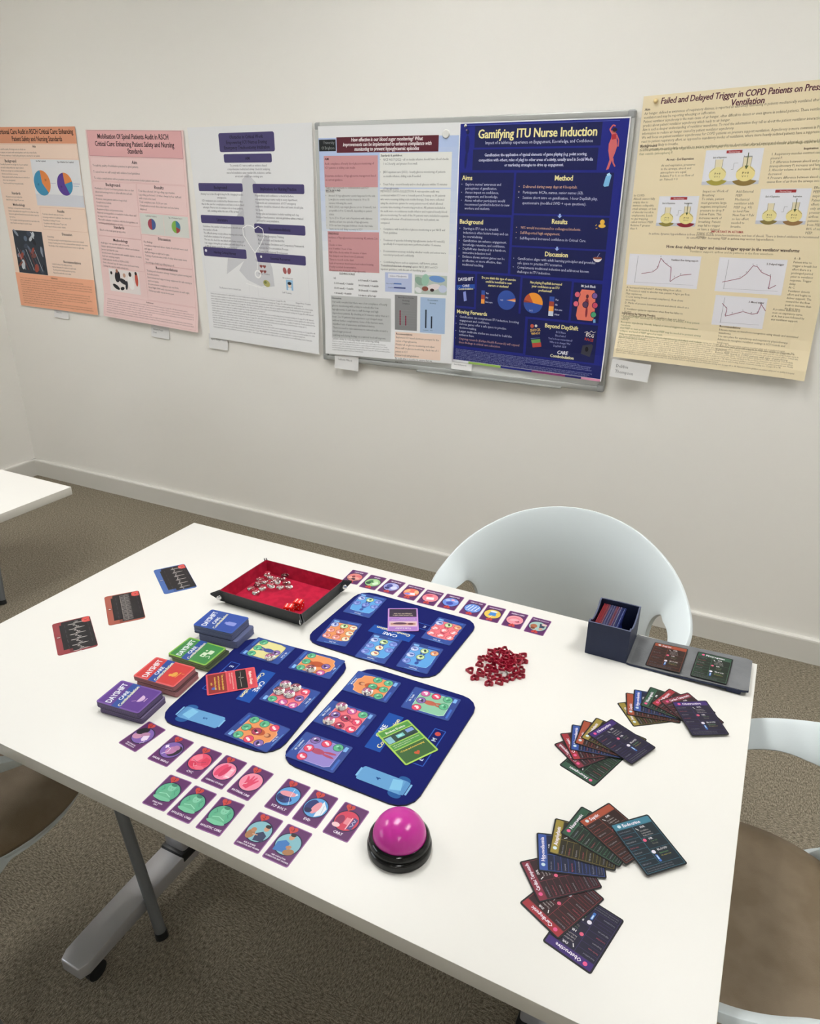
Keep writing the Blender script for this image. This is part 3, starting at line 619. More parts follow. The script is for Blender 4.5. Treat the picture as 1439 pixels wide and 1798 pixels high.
# ================================================================== play mats
m_navy = ink('#1d2a72', .8, .12)
def mat_print(w, h, kind, num):
    p = Print(w, h, .012); p.rough = .8; p.spec = .12
    p.rect(0, 0, w, h, '#151c60', 34); p.rect(2, 2, w-2, h-2, '#151d66', 33)
    R = {'left': 90, 'right': -90, 'back': 180}[kind]
    def slot(cx, cy, a, b): p.rect(cx-a/2, cy-b/2, cx+a/2, cy+b/2, '#20348e', 4)
    return p, R
def bed(p, x0, y0, L, W, num, flip, rot):
    s = -1 if flip else 1; xc = x0+L/2; X = lambda t: xc+s*t
    def R(a, b, c, d, colr, r=0): p.rect(min(X(a), X(c)), b, max(X(a), X(c)), d, colr, r)
    p.ell(X(L*.32), y0-1, 10, 6.5, '#2e5f9e', 24, 8*s); p.ell(X(L*.30), y0+W+2, 11, 7, '#2e5f9e', 24, 8*s)
    R(-L/2, y0, L/2-6, y0+W, '#6ba3d4', 4); R(L/2-12, y0+1, L/2-4, y0+W-1, '#5f97cc', 2)
    R(-L/2-3, y0+5, -L/2, y0+W-5, '#86bce6', 1); R(L/2-3, y0+3, L/2, y0+W-3, '#86bce6', 1)
    p.poly([(X(L*.12), y0+5), (X(L*.30), y0+1), (X(L*.37), y0+W-8), (X(L*.17), y0+W-3)], '#86c4e8')
    p.text(num, X(-L*.08), y0+W/2+(3.5 if rot > 0 else -3.5)*0+0, 11, '#24508c', 'c', True, 1, rot, 2)
def logo(p, cx, cy, L, W, rot):
    q = math.radians(rot); c, s = math.cos(q), math.sin(q)
    def t(x, y): return (cx+x*c-y*s, cy+x*s+y*c)
    p.poly([t(-L/2, -W/2+2), t(L/2, -W/2-2), t(L/2, W/2-2), t(-L/2, W/2+2)], '#2351a6')
    x, y = t(0, -W*.05); p.text('CARE', x, y, W*.46, '#e8eef4', 'c', True, 1, rot-2, 2)
    x, y = t(0, W*.40); p.text('Combobulation', x, y, W*.40, '#f0eab0', 'c', True, 1.08, rot-2, 2)
def icons(p, cx, cy, L, W, rot):
    q = math.radians(rot); c, s = math.cos(q), math.sin(q)
    def t(x, y): return (cx+x*c-y*s, cy+x*s+y*c)
    p.line([t(-L/2, -W/2), t(L/2, -W/2), t(L/2, W/2), t(-L/2, W/2), t(-L/2, -W/2)], 1.6, '#3560bc')
    for i, (ch, cc) in enumerate((('E', '#c9d8f4'), ('I', '#c9d8f4'), ('a', '#e8eefa'), ('M', '#c9d8f4'))):
        x, y = t(-L*.36+i*L*.19, 4); p.text(ch, x, y, 11, cc, 'c', True, 1, rot)
    x, y = t(L*.38, 0); p.circ(x, y, 5, '#c8504c', 14)
def mat_obj(w, h, kind, num, loc, rz, label, draw):
    p, R = mat_print(w, h, kind, num); draw(p)
    me = p.mesh('play_mat', lambda x, y, z: ((x-w/2)/1000, (h/2-y)/1000, .0025+z/1000), card_body(w, h, 34, 2.5, '#0e1230'))
    tag(link('play_mat', me, None, loc, (0, 0, rz)), label, 'play mat', 'navy play mats')
def dr_right(p):
    bed(p, 129, 228, 84, 29, '4', False, -90)
    logo(p, 120, 146, 92, 28, -90); icons(p, 200, 145, 88, 19, -90)
def dr_left(p):
    bed(p, 22, 226, 84, 29, '5', True, 90)
    logo(p, 104, 132, 92, 28, 90); icons(p, 30, 132, 88, 19, 90)
def dr_back(p):
    logo(p, 143, 122, 92, 28, 180); icons(p, 160, 70, 88, 19, 180)
mat_obj(232, 278, 'right', '4', (.8525, -.4895, T), .01, 'navy mat with number 4 bed and green card, in front and to the right', dr_right)
mat_obj(230, 274, 'left', '5', (.6055, -.4995, T), .085, 'navy mat with number 5 bed and red card, in front and to the left', dr_left)
mat_obj(284, 226, 'back', '6', (.7265, -.2235, T), -.01, 'navy mat with lilac card, behind the other two', dr_back)

# ================================================================== patient cards on the mats
CC = dict(g=('#5fb88c', '#1f5a48'), r=('#e4476a', '#7a1838'), k=('#b0385c', '#401428'), p=('#8a6ab0', '#241848'), q=('#cf5fa0', '#541440'),
          b=('#b4c4f0', '#3a4a9c'), y=('#c4dca0', '#1e4438'), l=('#7f92dc', '#34449c'), c=('#ece4c4', '#4c4030'), m=('#e8a09c', '#8c3a40'),
          s=('#f0888c', '#8c2434'), o=('#e8a878', '#6c3020'))
def patient(circles, plate, style, name):
    p = Print(63, 88); rr = random.Random(name)
    p.rect(0, 0, 63, 88, '#243f8c', 3); p.rect(1.5, 1.5, 61.5, 86.5, '#2a4c9e', 2)
    p.rect(3, 60, 60, 86, '#26438f'); p.rect(5, 80, 30, 84, '#3a6ac4', 1); p.rect(48, 77, 59, 83, '#7fb4ec', 1)
    # name at the top, plate with rounded and cut corners
    p.text(name.split('|')[0], 31.5, 9, 5.6, '#e4ecf8', 'c', True, .9); p.text(name.split('|')[1], 31.5, 14, 3.6, '#a8c0e8', 'c')
    p.rect(16, 2.4, 47, 3.6, '#6a9ce0', .5)
    p.poly([(9, 17), (17, 15.5), (22, 10.5 if style else 15.5), (41, 10.5 if style else 15.5), (46, 15.5), (54, 17), (58, 30), (58, 68), (53, 76), (10, 76), (5, 68), (5, 30)], plate[1])
    p.poly([(10, 18), (18, 16.5), (22.5, 12 if style else 16.5), (40.5, 12 if style else 16.5), (45, 16.5), (53, 18), (57, 30), (57, 67), (52, 75), (11, 75), (6, 67), (6, 30)], plate[0])
    # the figure lying on the plate
    if style == 'person':
        p.ell(31, 24, 5, 6, '#8a4a34', 16); p.ell(31, 26, 3.6, 4.4, '#d99a70', 14); p.ell(31, 43, 8, 13, plate[2], 18); p.ell(31, 62, 5, 11, plate[2], 16)
    else:
        p.ell(31, 25, 4, 5, plate[2], 14); p.ell(31, 42, 6, 12, plate[2], 16); p.ell(28, 62, 2.5, 11, plate[2], 12, 4); p.ell(35, 62, 2.5, 11, plate[2], 12, -6)
    for c, x, y in circles:
        if c == 'G': c = 'q' if rr.random() < .5 else 'k'
        a, b = CC[c]
        p.circ(x, y, 8.6, b, 22); p.circ(x, y, 7.7, a, 20)
        d = rr.random()*6
        p.ell(x-1.5+d*.4, y+1.5, 4.6, 2.4, b if c in 'pkyb' else ('#f4dce2' if c in 'rqs' else '#3c8a68' if c == 'g' else '#5c6cc0' if c == 'l' else '#c86c60'), 12, 30*d)
        p.ell(x+2, y-2.4, 2.4, 1.7, '#f6eef4' if c not in 'gl' else '#a4e0c0' if c == 'g' else '#b4c4f4', 10, 10*d)
    return p
PLATE = dict(yellow=('#e4dc98', '#c9bf70', '#3c4a9c'), orange=('#e8955c', '#f4b890', '#b8532c'), pink=('#ee7480', '#f6a4a8', '#c8405c'),
             green=('#8cc4a4', '#b8e0c8', '#c0604c'), lilac=('#9484cc', '#b4a8e0', '#b04868'), sky=('#5ca4e4', '#84c0f0', '#2c4c9c'))
PCI = dict(
 L1=('yellow', '', 'Mr Cardi|Yack Arrest', 'patient card with a yellow plate and one glass gem'),
 L2=('orange', 'person', 'Mrs|Upton Slick', 'orange patient card at the right back corner of the number 5 mat'),
 L3=('pink', '', 'Mr Hart|Beats Slow', 'pink patient card with four glass gems on it'),
 L4=('orange', 'person', 'Lt. Lue|Sweeney', 'orange patient card hanging toward the front edge of the number 5 mat'),
 R1=('orange', 'person', 'Mr Bones|Ketchum', 'orange patient card with one gem at the back of the number 4 mat'),
 R2=('green', '', 'Mr Crash|Landon', 'pale green patient card at the right corner of the number 4 mat'),
 R3=('pink', '', 'Mrs Thirtyo|Harness', 'pink patient card with two glass gems on the number 4 mat'),
 R4=('lilac', '', 'Mr Limitless|Fibrillation', 'lilac patient card at the left front corner of the number 4 mat'),
 B1=('sky', '', 'Norma|Liser Tension', 'light blue patient card at the left back corner of the rear mat'),
 B2=('orange', '', 'Dr Dia|Betes Young', 'orange patient card at the left front of the rear mat'),
 B3=('sky', '', 'Captain|Claude Airway', 'light blue patient card at the middle front edge of the rear mat'),
 B4=('pink', '', 'Sir Osis|Liverton', 'pink patient card at the right back corner of the rear mat'),
 B5=('sky', '', 'Pneumo|Nia Thorax', 'light blue patient card at the right front corner of the rear mat'))
m_gem = mat('clear_glass', '#ffffff', .03, .5, trans=1, ior=1.5)
def gem_mesh():
    V, F = [], []; n = 24
    prof = [(.0, 0), (.6, 0), (.9, .10), (1, .28), (.96, .5), (.8, .76), (.55, .92), (.28, 1), (0, 1.02)]
    for r, z in prof[1:-1]:
        for i in range(n): a = 2*PI*i/n; V.append((.0095*r*math.cos(a), .0095*r*math.sin(a), .0075*z))
    k = len(prof)-2
    for j in range(k-1):
        for i in range(n): F.append((j*n+i, j*n+(i+1) % n, (j+1)*n+(i+1) % n, (j+1)*n+i))
    V += [(0, 0, 0), (0, 0, .0075*1.02)]
    for i in range(n): F.append((len(V)-2, (i+1) % n, i)); F.append((len(V)-1, (k-1)*n+i, (k-1)*n+(i+1) % n))
    return mesh('glass_gem', V, F, [m_gem], smooth=True)
GM = gem_mesh()
def gem(x, y, z, lab, group, s=1.0, tilt=(0, 0)):
    o = link('glass_gem', GM, None, (x, y, z), (tilt[0], tilt[1], rnd.random()*6)); o.scale = (s, s, s)
    tag(o, lab, 'glass gem', group); return o
GEMLAB = {('L1', 0): 'clear glass gem on the yellow plate patient card', ('L2', 0): 'clear glass gem on the orange card at the right back of the number 5 mat',
 ('L3', 0): 'glass gem farthest back of the four on the pink card', ('L3', 1): 'glass gem rightmost of the four on the pink card', ('L3', 2): 'glass gem leftmost of the four on the pink card', ('L3', 3): 'glass gem nearest the camera of the four on the pink card',
 ('R1', 0): 'clear glass gem on the orange card at the back of the number 4 mat', ('R3', 0): 'glass gem on the far corner of the pink card on the number 4 mat', ('R3', 1): 'glass gem on the near left corner of the pink card on the number 4 mat'}
for k, (F, cs) in PC.items():
    x, y, r, _ = F; r += PI; kind, style, name, lab = PCI[k]
    gx = (11, 31.5, 52); gy = (20.5, 42.5, 63)
    cs = [(c, 63-a, 88-b) for c, a, b in cs]
    cs = [(c, min(gx, key=lambda q: abs(q-a)), min((25, 45.5, 67), key=lambda q: abs(q-b))) for c, a, b in cs]
    tag(card('patient_card', patient(cs, PLATE[kind], style, name), '#1c3070', (x, y, T+.0029), r, 3), lab, 'card', 'patient cards on the mats')
    gi = 0
    for c, a, b in cs:
        if c == 'G':
            u, v = (a-31.5)/1000, (44-b)/1000
            gem(x+u*math.cos(r)-v*math.sin(r), y+u*math.sin(r)+v*math.cos(r), T+.0036, GEMLAB[(k, gi)], 'glass gems on the patient cards', 1.1); gi += 1

# ================================================================== event cards (red, green, lilac)
def event(c1, c2, cpic, title, yellow, dark, pic):
    p = Print(63, 88)
    p.rect(0, 0, 63, 88, c1, 3); p.rect(3, 3, 60, 15, c2); p.text(title, 31.5, 12, 7, '#f4f2ea', 'c', True, min(.9, 50/text_w(title, 7, True)))
    p.rect(3, 17, 60, 36, cpic)
    if pic == 'trace': p.line([(8, 27), (22, 27), (25, 31), (27, 22), (30, 29), (36, 28), (54, 28)], .6, '#d8d0c4')
    if pic == 'room': p.rect(4, 20, 16, 35, '#8cc0d0'); p.rect(24, 22, 38, 30, '#7cc8c8'); p.rect(44, 19, 58, 27, '#7c9cd4'); p.rect(20, 31, 56, 35, '#16302c'); p.rect(27, 24, 34, 28, '#a8e8e0')
    if pic == 'bed': p.rect(6, 22, 57, 30, '#b88c80'); p.ell(16, 26, 6, 4, '#6c3c40'); p.ell(38, 28, 14, 4, '#5a3450')
    p.rect(3, 38, 60, 51, c2)
    p.para('Staff around the bed must check the monitor and reassess the patient now.', 6, 43, 52, 3.6, '#f0ece0', 1.15, 'l', False, .8, 3)
    p.rect(3, 53, 60, 85, dark)
    p.para(yellow, 8, 61, 47, 5.2, '#ecc850' if pic != 'bed' else '#d8c8ac', 1.25, 'c', True, .82)
    if pic == 'trace': p.circ(46, 76, 4, '#4a62b4', 14)
    if pic == 'room': p.poly(heart_pts(31.5, 74, 5), '#c8542c')
    return p
for k, args, z, lab in (
  ('redc', ('#e25460', '#d44450', '#1c1616', 'Rhythm Change', 'Turn over the next rhythm card and treat the patient shown before the shift ends', '#8e2c2c', 'trace'), T+.0033, 'red event card with yellow writing lying across the number 5 mat'),
  ('grc', ('#a4cc58', '#4c9440', '#24443c', 'Broken Device', '+2 beds and more beeping', '#32602c', 'room'), T+.0033, 'green event card with lime border on the number 4 mat')):
    x, y, r, _ = PL[k]
    tag(card('event_card', event(*args), args[0], (x, y, z), r, 3), lab, 'card', 'event cards on the mats')
tag(card('event_card', event('#c08cd4', '#a878c4', '#dcc0c0', 'Tech Lender', 'The patient swaps with a colleague for one turn', '#33243c', 'bed'), '#b080c8', (.7257, -.1788, T+.0033), .487+PI, 3, 1.6),
    'lilac-edged event card lying on the rear mat', 'card', 'event cards on the mats')

# ================================================================== shock cards in three fans and on the box flap
SH = dict(teal=('#3f86a0', '#14222c', '#3c7890'), orange=('#b45034', '#2a1614', '#8c4434'), green=('#2e5a44', '#15231c', '#4c7c60'), yellow=('#a8943c', '#242010', '#8c7c38'),
          blue=('#3458b0', '#141c3a', '#3c5cb0'), wine=('#8c2c40', '#281018', '#7c3040'), red=('#b02c38', '#2c1016', '#8c3038'), purple=('#40247c', '#171430', '#3c3068'))
def shock(kind, title, muted=False):
    c1, c2, c3 = SH[kind]; c1 = '#'+''.join('%02x' % int(int(c1[i:i+2], 16)*.86+6) for i in (1, 3, 5)); rr = random.Random(title+kind); p = Print(63, 88)
    p.rect(0, 0, 63, 88, '#15161a', 3); p.rect(2.2, 2.2, 60.8, 85.8, c2, 1.6)
    p.rect(2.2, 2.2, 60.8, 12.5, c1, 1); p.circ(11, 7.4, 2.7, '#e0568c' if kind in ('purple', 'green', 'wine', 'red') else '#c8dce4', 12)
    p.text(title, 16, 10, 7.4, '#ece4f0', 'l', True, min(.95, 42/text_w(title, 7.4, True)))
    p.frame(2.6, 13, 60.4, 85.4, .5, c3); p.line([(28, 13), (28, 76)], .5, c3)
    W1 = ['Low preload', 'High heart rate', 'Low blood pressure', 'Cool peripheries', 'Fluids and blood', 'Find the cause', 'Vasopressors']
    cols = ['#8c8c9c', '#b0505c', '#a8a4ac', '#b84c5c', '#9c9ca4', c3]
    for i in range(7):
        y = 13+i*9; p.line([(2.6, y+9), (28, y+9)], .35, c3)
        p.text(W1[(i+len(title)) % 7], 4.5, y+5.6, 3.1, cols[i % 6], 'l', False, .72)
    for i, (hd, yy) in enumerate((('SVR', 17.5), ('HR', 38), ('BLOOD', 57))):
        p.text(hd, 38, yy+1, 4.6, '#d8d4d8', 'l', True)
        if i: p.line([(28, yy-4), (60.4, yy-4)], .35, c3)
    for j, tx in enumerate(('Vasodilation', 'Leaky vessels', 'Reduced tone')): p.text(tx, 34, 24+j*4, 3.3, '#c0b8b8', 'l', False, .85)
    p.line([(31, 17), (33.5, 21)], 1, '#e8e8e8'); p.circ(31.5, 38, 2.6, '#d85c7c', 12)
    for j, tx in enumerate(('Over 100', 'Thready')): p.text(tx, 38, 43+j*4, 3.2, ['#6a8c58', '#8c8470'][j], 'l', False, .85)
    p.circ(31.5, 58, 2.9, '#e4e0ec', 12); p.rect(30, 62.5, 33.5, 74, '#3a6cb8', 1); p.rect(31, 64, 32.6, 70, '#c8e0f4', .6)
    for j, tx in enumerate(('Raised lactate', 'Hb may be low')): p.text(tx, 38, 63+j*4, 3.1, ['#6ca060', '#b0a050'][j], 'l', False, .8)
    p.line([(2.6, 76), (60.4, 76)], .4, c3)
    for j in range(2): p.text('Seek senior help early and reassess after each step', 5, 80+j*3.4, 2.8, '#7c7c88', 'l', False, .72)
    return p
FK = dict(f1=[('yellow', 'Anaphylaxis'), ('orange', 'Septic'), ('blue', 'Hypovolaemia'), ('green', 'Neurogenic'), ('red', 'Cardiogenic'), ('wine', 'Cardiac Tamponade'), ('purple', 'Obstructive')],
          f2=[('green', 'Neurogenic'), ('wine', 'Cardiac Tamponade'), ('red', 'Cardiogenic'), ('blue', 'Hypovolaemia'), ('orange', 'Septic'), ('yellow', 'Anaphylaxis'), ('purple', 'Obstructive')],
          f3=[('purple', 'Obstructive'), ('red', 'Cardiogenic'), ('wine', 'Cardiac Tamponade'), ('blue', 'Hypovolaemia'), ('yellow', 'Anaphylaxis'), ('green', 'Neurogenic'), ('orange', 'Septic'), ('teal', 'Endocrine')])
FN = dict(f1='in the far card fan', f2='in the middle card fan', f3='in the wide near card fan')
for k, L in FAN.items():
    for i, (x, y, r, _) in enumerate(L):
        kind, title = FK[k][i]
        o = card('shock_card', shock(kind, title), '#111216', (x, y, T+.0001+.00062*i), r, 3, .4)
        hue = {'wine': 'dark wine-red', 'teal': 'teal blue'}.get(kind, kind)
        pos = ', lowest of them' if i == 0 else (', topmost' if i == len(L)-1 else '')
        tag(o, f'dark card with a {hue} title band {FN[k]}{pos}', 'card', 'shock cards fanned out on the table')

# ================================================================== dice tray
m_felt = mat('red_velvet', '#b01838', .85, .2, mix=('#9c1230', 60, .4, .6), bump=(900, .2))
m_leather = mat('black_leatherette', '#26282a', .45, .45, bump=(500, .5))
m_chrome = mat('snap_metal', '#d8d8d8', .18, .5, 1)
m_rededge = ink('#7a1a30', .6)
t = empty('dice_tray', (.4495, -.2165, T)); tag(t, 'black dice tray with red velvet lining and snapped corners', 'dice tray')
a, b = .098, .0735; A, B = .1035, .0795; H_ = .031; th = .0018
bm = bmesh.new(); add_box(bm, -a, a, -b, b, 0, .002); bm_obj('base', bm, m_leather, t)
bm = bmesh.new(); add_box(bm, -a+.001, a-.001, -b+.001, b-.001, .002, .0032); bm_obj('lining', bm, m_felt, t)
def wall(p0, p1, q0, q1, nrm):
    """p: bottom edge, q: top edge; leather outside, velvet inside"""
    bm = bmesh.new(); N = 12
    def P(u, v, off):
        x = lerp(lerp(p0[0], p1[0], u), lerp(q0[0], q1[0], u), v); y = lerp(lerp(p0[1], p1[1], u), lerp(q0[1], q1[1], u), v)
        bow = .0012*math.sin(PI*u)*v
        return (x+nrm[0]*(off+bow), y+nrm[1]*(off+bow), .001+H_*v)
    g = [[[bm.verts.new(P(i/N, j/3, o)) for i in range(N+1)] for j in range(4)] for o in (0, th)]
    for s in (0, 1):
        for j in range(3):
            for i in range(N):
                q = [g[s][j][i], g[s][j][i+1], g[s][j+1][i+1], g[s][j+1][i]]
                f = bm.faces.new(q if s else q[::-1]); f.material_index = 0 if s else 1
    for i in range(N):
        bm.faces.new((g[0][3][i], g[0][3][i+1], g[1][3][i+1], g[1][3][i])).material_index = 2
        bm.faces.new((g[0][0][i+1], g[0][0][i], g[1][0][i], g[1][0][i+1]))
    for j in range(3):
        bm.faces.new((g[0][j][0], g[0][j+1][0], g[1][j+1][0], g[1][j][0])); bm.faces.new((g[0][j+1][N], g[0][j][N], g[1][j][N], g[1][j+1][N]))
    bmesh.ops.recalc_face_normals(bm, faces=bm.faces)
    bm_obj('wall_panel', bm, [m_leather, m_felt, m_rededge], t)
wall((-a, -b), (a, -b), (-A, -B), (A, -B), (0, -1)); wall((a, b), (-a, b), (A, B), (-A, B), (0, 1))
wall((a, -b), (a, b), (A, -B), (A, B), (1, 0)); wall((-a, b), (-a, -b), (-A, B), (-A, -B), (-1, 0))
for sx, sy in ((1, 1), (1, -1), (-1, 1), (-1, -1)):            # pinched corner folds held by a snap
    L = .023; d = Vector((sx, sy, 0)).normalized(); n = Vector((-d.y, d.x, 0))
    bm = bmesh.new()
    base = [Vector((sx*a, sy*b, .003)), Vector((sx*A, sy*B, .001+H_)), Vector((sx*A, sy*B, H_*.86))+d*L*.95, Vector((sx*a, sy*b, .008))+d*L*.45]
    for off, mi in ((-.0034, 0), (.0012, 0)):
        lo = [bm.verts.new(p+n*off) for p in base]; hi = [bm.verts.new(p+n*(off+.0018)) for p in base]
        bm.faces.new(lo[::-1]); bm.faces.new(hi)
        for i in range(4): bm.faces.new((lo[i], lo[(i+1) % 4], hi[(i+1) % 4], hi[i]))
    bmesh.ops.recalc_face_normals(bm, faces=bm.faces)
    bm_obj('corner_fold', bm, m_leather, t)
    c = Vector((sx*(a+.002), sy*(b+.002), .016))+d*L*.42
    bm = bmesh.new()
    for s in (-1, 1):
        bmesh.ops.create_uvsphere(bm, u_segments=16, v_segments=10, radius=.0060, matrix=Matrix.Translation(c+n*s*.0030) @ n.to_track_quat('Z', 'Y').to_matrix().to_4x4() @ Matrix.Diagonal((1, 1, .40, 1)))
    bm_obj('snap', bm, m_chrome, t, smooth=True)
zt = T+.0034
for i, (x, y) in enumerate(GEMS):
    top = i in (1, 13, 15, 17, 8)
    gem(x, y, zt+(.0062 if top else 0), 'clear glass gem in the heap inside the red-lined tray', 'glass gems heaped in the tray', .98, (rnd.uniform(-.3, .3), rnd.uniform(-.3, .3)) if top else (0, 0))
# dice
m_die = mat('red_acrylic', '#d8241c', .12, .5, coat=.5); m_pip = ink('#f6f0ea', .4)
def die_mesh():
    s = .0095; bm = bmesh.new(); add_box(bm, -s, s, -s, s, 0, 2*s); bevel_all(bm, .0022, 3)
    for f in bm.faces: f.material_index = 0
    faces = {(0, 0, 1): 6, (0, -1, 0): 5, (1, 0, 0): 3, (0, 1, 0): 2, (-1, 0, 0): 4}
    spots = {6: [(-1, -1), (-1, 0), (-1, 1), (1, -1), (1, 0), (1, 1)], 5: [(-1, -1), (-1, 1), (1, -1), (1, 1), (0, 0)], 3: [(-1, -1), (0, 0), (1, 1)], 2: [(-1, -1), (1, 1)], 4: [(-1, -1), (-1, 1), (1, -1), (1, 1)]}
    for nrm, k in faces.items():
        n = Vector(nrm); R = n.to_track_quat('Z', 'Y').to_matrix().to_4x4()
        for u, v in spots[k]:
            M = Matrix.Translation(Vector((0, 0, s))+n*(s+.00002)) @ R @ Matrix.Translation((u*.0045, v*.0045, 0))
            r = bmesh.ops.create_circle(bm, cap_ends=True, segments=14, radius=.0015, matrix=M)
            for f in {f for v_ in r['verts'] for f in v_.link_faces}: f.material_index = 1
    me = bpy.data.meshes.new('die'); bm.to_mesh(me); bm.free(); me.materials.append(m_die); me.materials.append(m_pip); return me
DM = die_mesh()
for (x, y), r, lab in zip([(DICE[0][0]+.002, DICE[0][1]+.001), (DICE[1][0]-.003, DICE[1][1]+.003)], (.12, .3), ('red die, farther one from the camera inside the tray', 'red die, nearer one against the tray wall')):
    tag(link('die', DM, None, (x, y, zt), (0, 0, r)), lab, 'die', 'red dice in the tray')

# ================================================================== heart rings
m_ring = mat('dark_red_plastic', '#98142f', .35, .5)
def ring_mesh():
    V, F = [], []; n = 36; R = .0083; w = .0016; h = .0055
    P = heart_pts(0, 0, R, n); Q = heart_pts(0, -.0004, R-w*1.15, n)
    P = [(x, -y) for x, y in P]; Q = [(x, -y) for x, y in Q]
    for z in (0, h): V += [(x, y, z) for x, y in P]+[(x, y, z) for x, y in Q]
    for i in range(n):
        j = (i+1) % n
        F += [(i, j, 2*n+j, 2*n+i), (n+j, n+i, 3*n+i, 3*n+j), (2*n+i, 2*n+j, 3*n+j, 3*n+i), (j, i, n+i, n+j)]
    bm = bmesh.new(); me = mesh('heart_ring', V, F, [m_ring]); bm.from_mesh(me); bmesh.ops.recalc_face_normals(bm, faces=bm.faces); bm.to_mesh(me); bm.free()
    return me
RM = ring_mesh(); placed = []
order = sorted(range(len(HEARTS)), key=lambda i: (HEARTS[i][0]-.962)**2+(HEARTS[i][1]+.237)**2, reverse=True)
for i in order:
    x, y = HEARTS[i]
    near = [p for p in placed if (p[0]-x)**2+(p[1]-y)**2 < .0128**2]
    z = T if not near else max(p[2] for p in near)+.0056
    z = min(z, T+.0113); placed.append((x, y, z))
    lab = 'dark red heart-shaped ring in the heap beside the rear mat'
    if HEARTS[i] == [.9162, -.2756]: pass
    if HEARTS[i][0] < .917: lab = 'dark red heart-shaped ring lying a little apart, leftmost of the heap'
    o = link('heart_ring', RM, None, (x, y, z), (rnd.uniform(-.25, .25)*(z > T), rnd.uniform(-.25, .25)*(z > T), rnd.uniform(0, 6.28)))
    tag(o, lab, 'heart ring', 'heart rings heaped on the table')

# ================================================================== card box with its open flap
m_box = mat('navy_leatherette', '#1e2742', .5, .4, bump=(700, .3)); m_lin = mat('grey_suede', '#727476', .9, .15, bump=(300, .2), mix=('#66686a', 20, .35, .65))
m_rim = ink('#59617c', .6)
X0, X1, Y0, Y1, HB = 1.0895, 1.1685, -.116, -.0135, .071
t = empty('card_box', (1.129, -.065, T)); tag(t, 'dark navy card box standing open with its long grey-lined flap laid out', 'card box')
def bxo(name, d, m, bev=.001):
    return box_obj(name, (d[0]-1.129, d[1]-1.129, d[2]+.065, d[3]+.065, d[4], d[5]), m, t, bev)
def side(name, pts, axis, c0, c1, m):
    bm = bmesh.new(); lo, hi = [], []
    for u, z in pts:
        lo.append(bm.verts.new((c0-1.129, u+.065, z) if axis == 'x' else (u-1.129, c0+.065, z))); hi.append(bm.verts.new((c1-1.129, u+.065, z) if axis == 'x' else (u-1.129, c1+.065, z)))
    n = len(pts); bm.faces.new(lo[::-1]); bm.faces.new(hi)
    for i in range(n):
        f = bm.faces.new((lo[i], lo[(i+1) % n], hi[(i+1) % n], hi[i]))
        if i in range(1, n-2): f.material_index = 1
    bmesh.ops.recalc_face_normals(bm, faces=bm.faces); bm_obj(name, bm, [m, m_rim], t)
bxo('base', (X0, X1, Y0, Y1, 0, .003), m_box)
side('front_panel', [(X0, .002), (X0, HB), (X0+.02, HB+.0005), (X1-.02, HB+.0005), (X1, HB), (X1, .002)], 'y', Y0, Y0+.003, m_box)
side('back_panel', [(X0, .002), (X0, HB), (X0+.02, HB+.0005), (X1-.02, HB+.0005), (X1, HB), (X1, .002)], 'y', Y1-.003, Y1, m_box)
dip = [(Y0+.003, .002), (Y0+.003, HB)]+[(lerp(Y0+.012, Y1-.012, i/10), HB-.014*math.sin(PI*i/10)**.7) for i in range(11)]+[(Y1-.003, HB), (Y1-.003, .002)]
side('side_panel', dip, 'x', X0, X0+.003, m_box); side('side_panel', dip, 'x', X1-.003, X1, m_box)
# flap: up the right wall's foot, then flat on the table, its end lifted a little
def flap(name, off0, off1, m, y0, y1, mi):
    bm = bmesh.new(); path = [(1.1690, .0045), (1.176, .003), (1.20, .0035), (1.25, .005), (1.30, .0075), (1.34, .0095), (1.372, .0105), (1.381, .0105)]
    path = [(x, z+.0) for x, z in path]
    g = []
    for x, z in path:
        e = .004 if x > 1.379 else 0
        g.append([bm.verts.new((x-1.129, y0+e+.065, z+off0)), bm.verts.new((x-1.129, y1-e+.065, z+off0)), bm.verts.new((x-1.129, y1-e+.065, z+off1)), bm.verts.new((x-1.129, y0+e+.065, z+off1))])
    bm.faces.new(g[0]); bm.faces.new(g[-1][::-1])
    for p, q in zip(g, g[1:]):
        for i in range(4): bm.faces.new((p[i], p[(i+1) % 4], q[(i+1) % 4], q[i]))
    bmesh.ops.recalc_face_normals(bm, faces=bm.faces); return bm_obj(name, bm, m, t)
flap('flap', -.0030, 0, m_box, -.1185, -.0085, 0); flap('flap_lining', 0, .0012, m_lin, -.1175, -.0095, 0)
box_obj('flap_block', (1.345-1.129, 1.3695-1.129, -.1165+.065, -.0105+.065, 0, .0062), m_box, t, .001)
for k, kind, title, z, ry, lab in (('bx1', 'orange', 'Septic', T+.0075, -.065, 'brown-red banded dark card lying on the flap nearer the box'), ('bx2', 'green', 'Neurogenic', T+.0112, -.052, 'green-black card lying on the outer end of the flap')):
    x, y, r, _ = PL[k]
    o = card('shock_card', shock(kind, title), '#111216', (x, y-.002, z), r, 3, .6); o.rotation_euler = (0, ry, r)
    tag(o, lab, 'card', 'shock cards on the box flap')
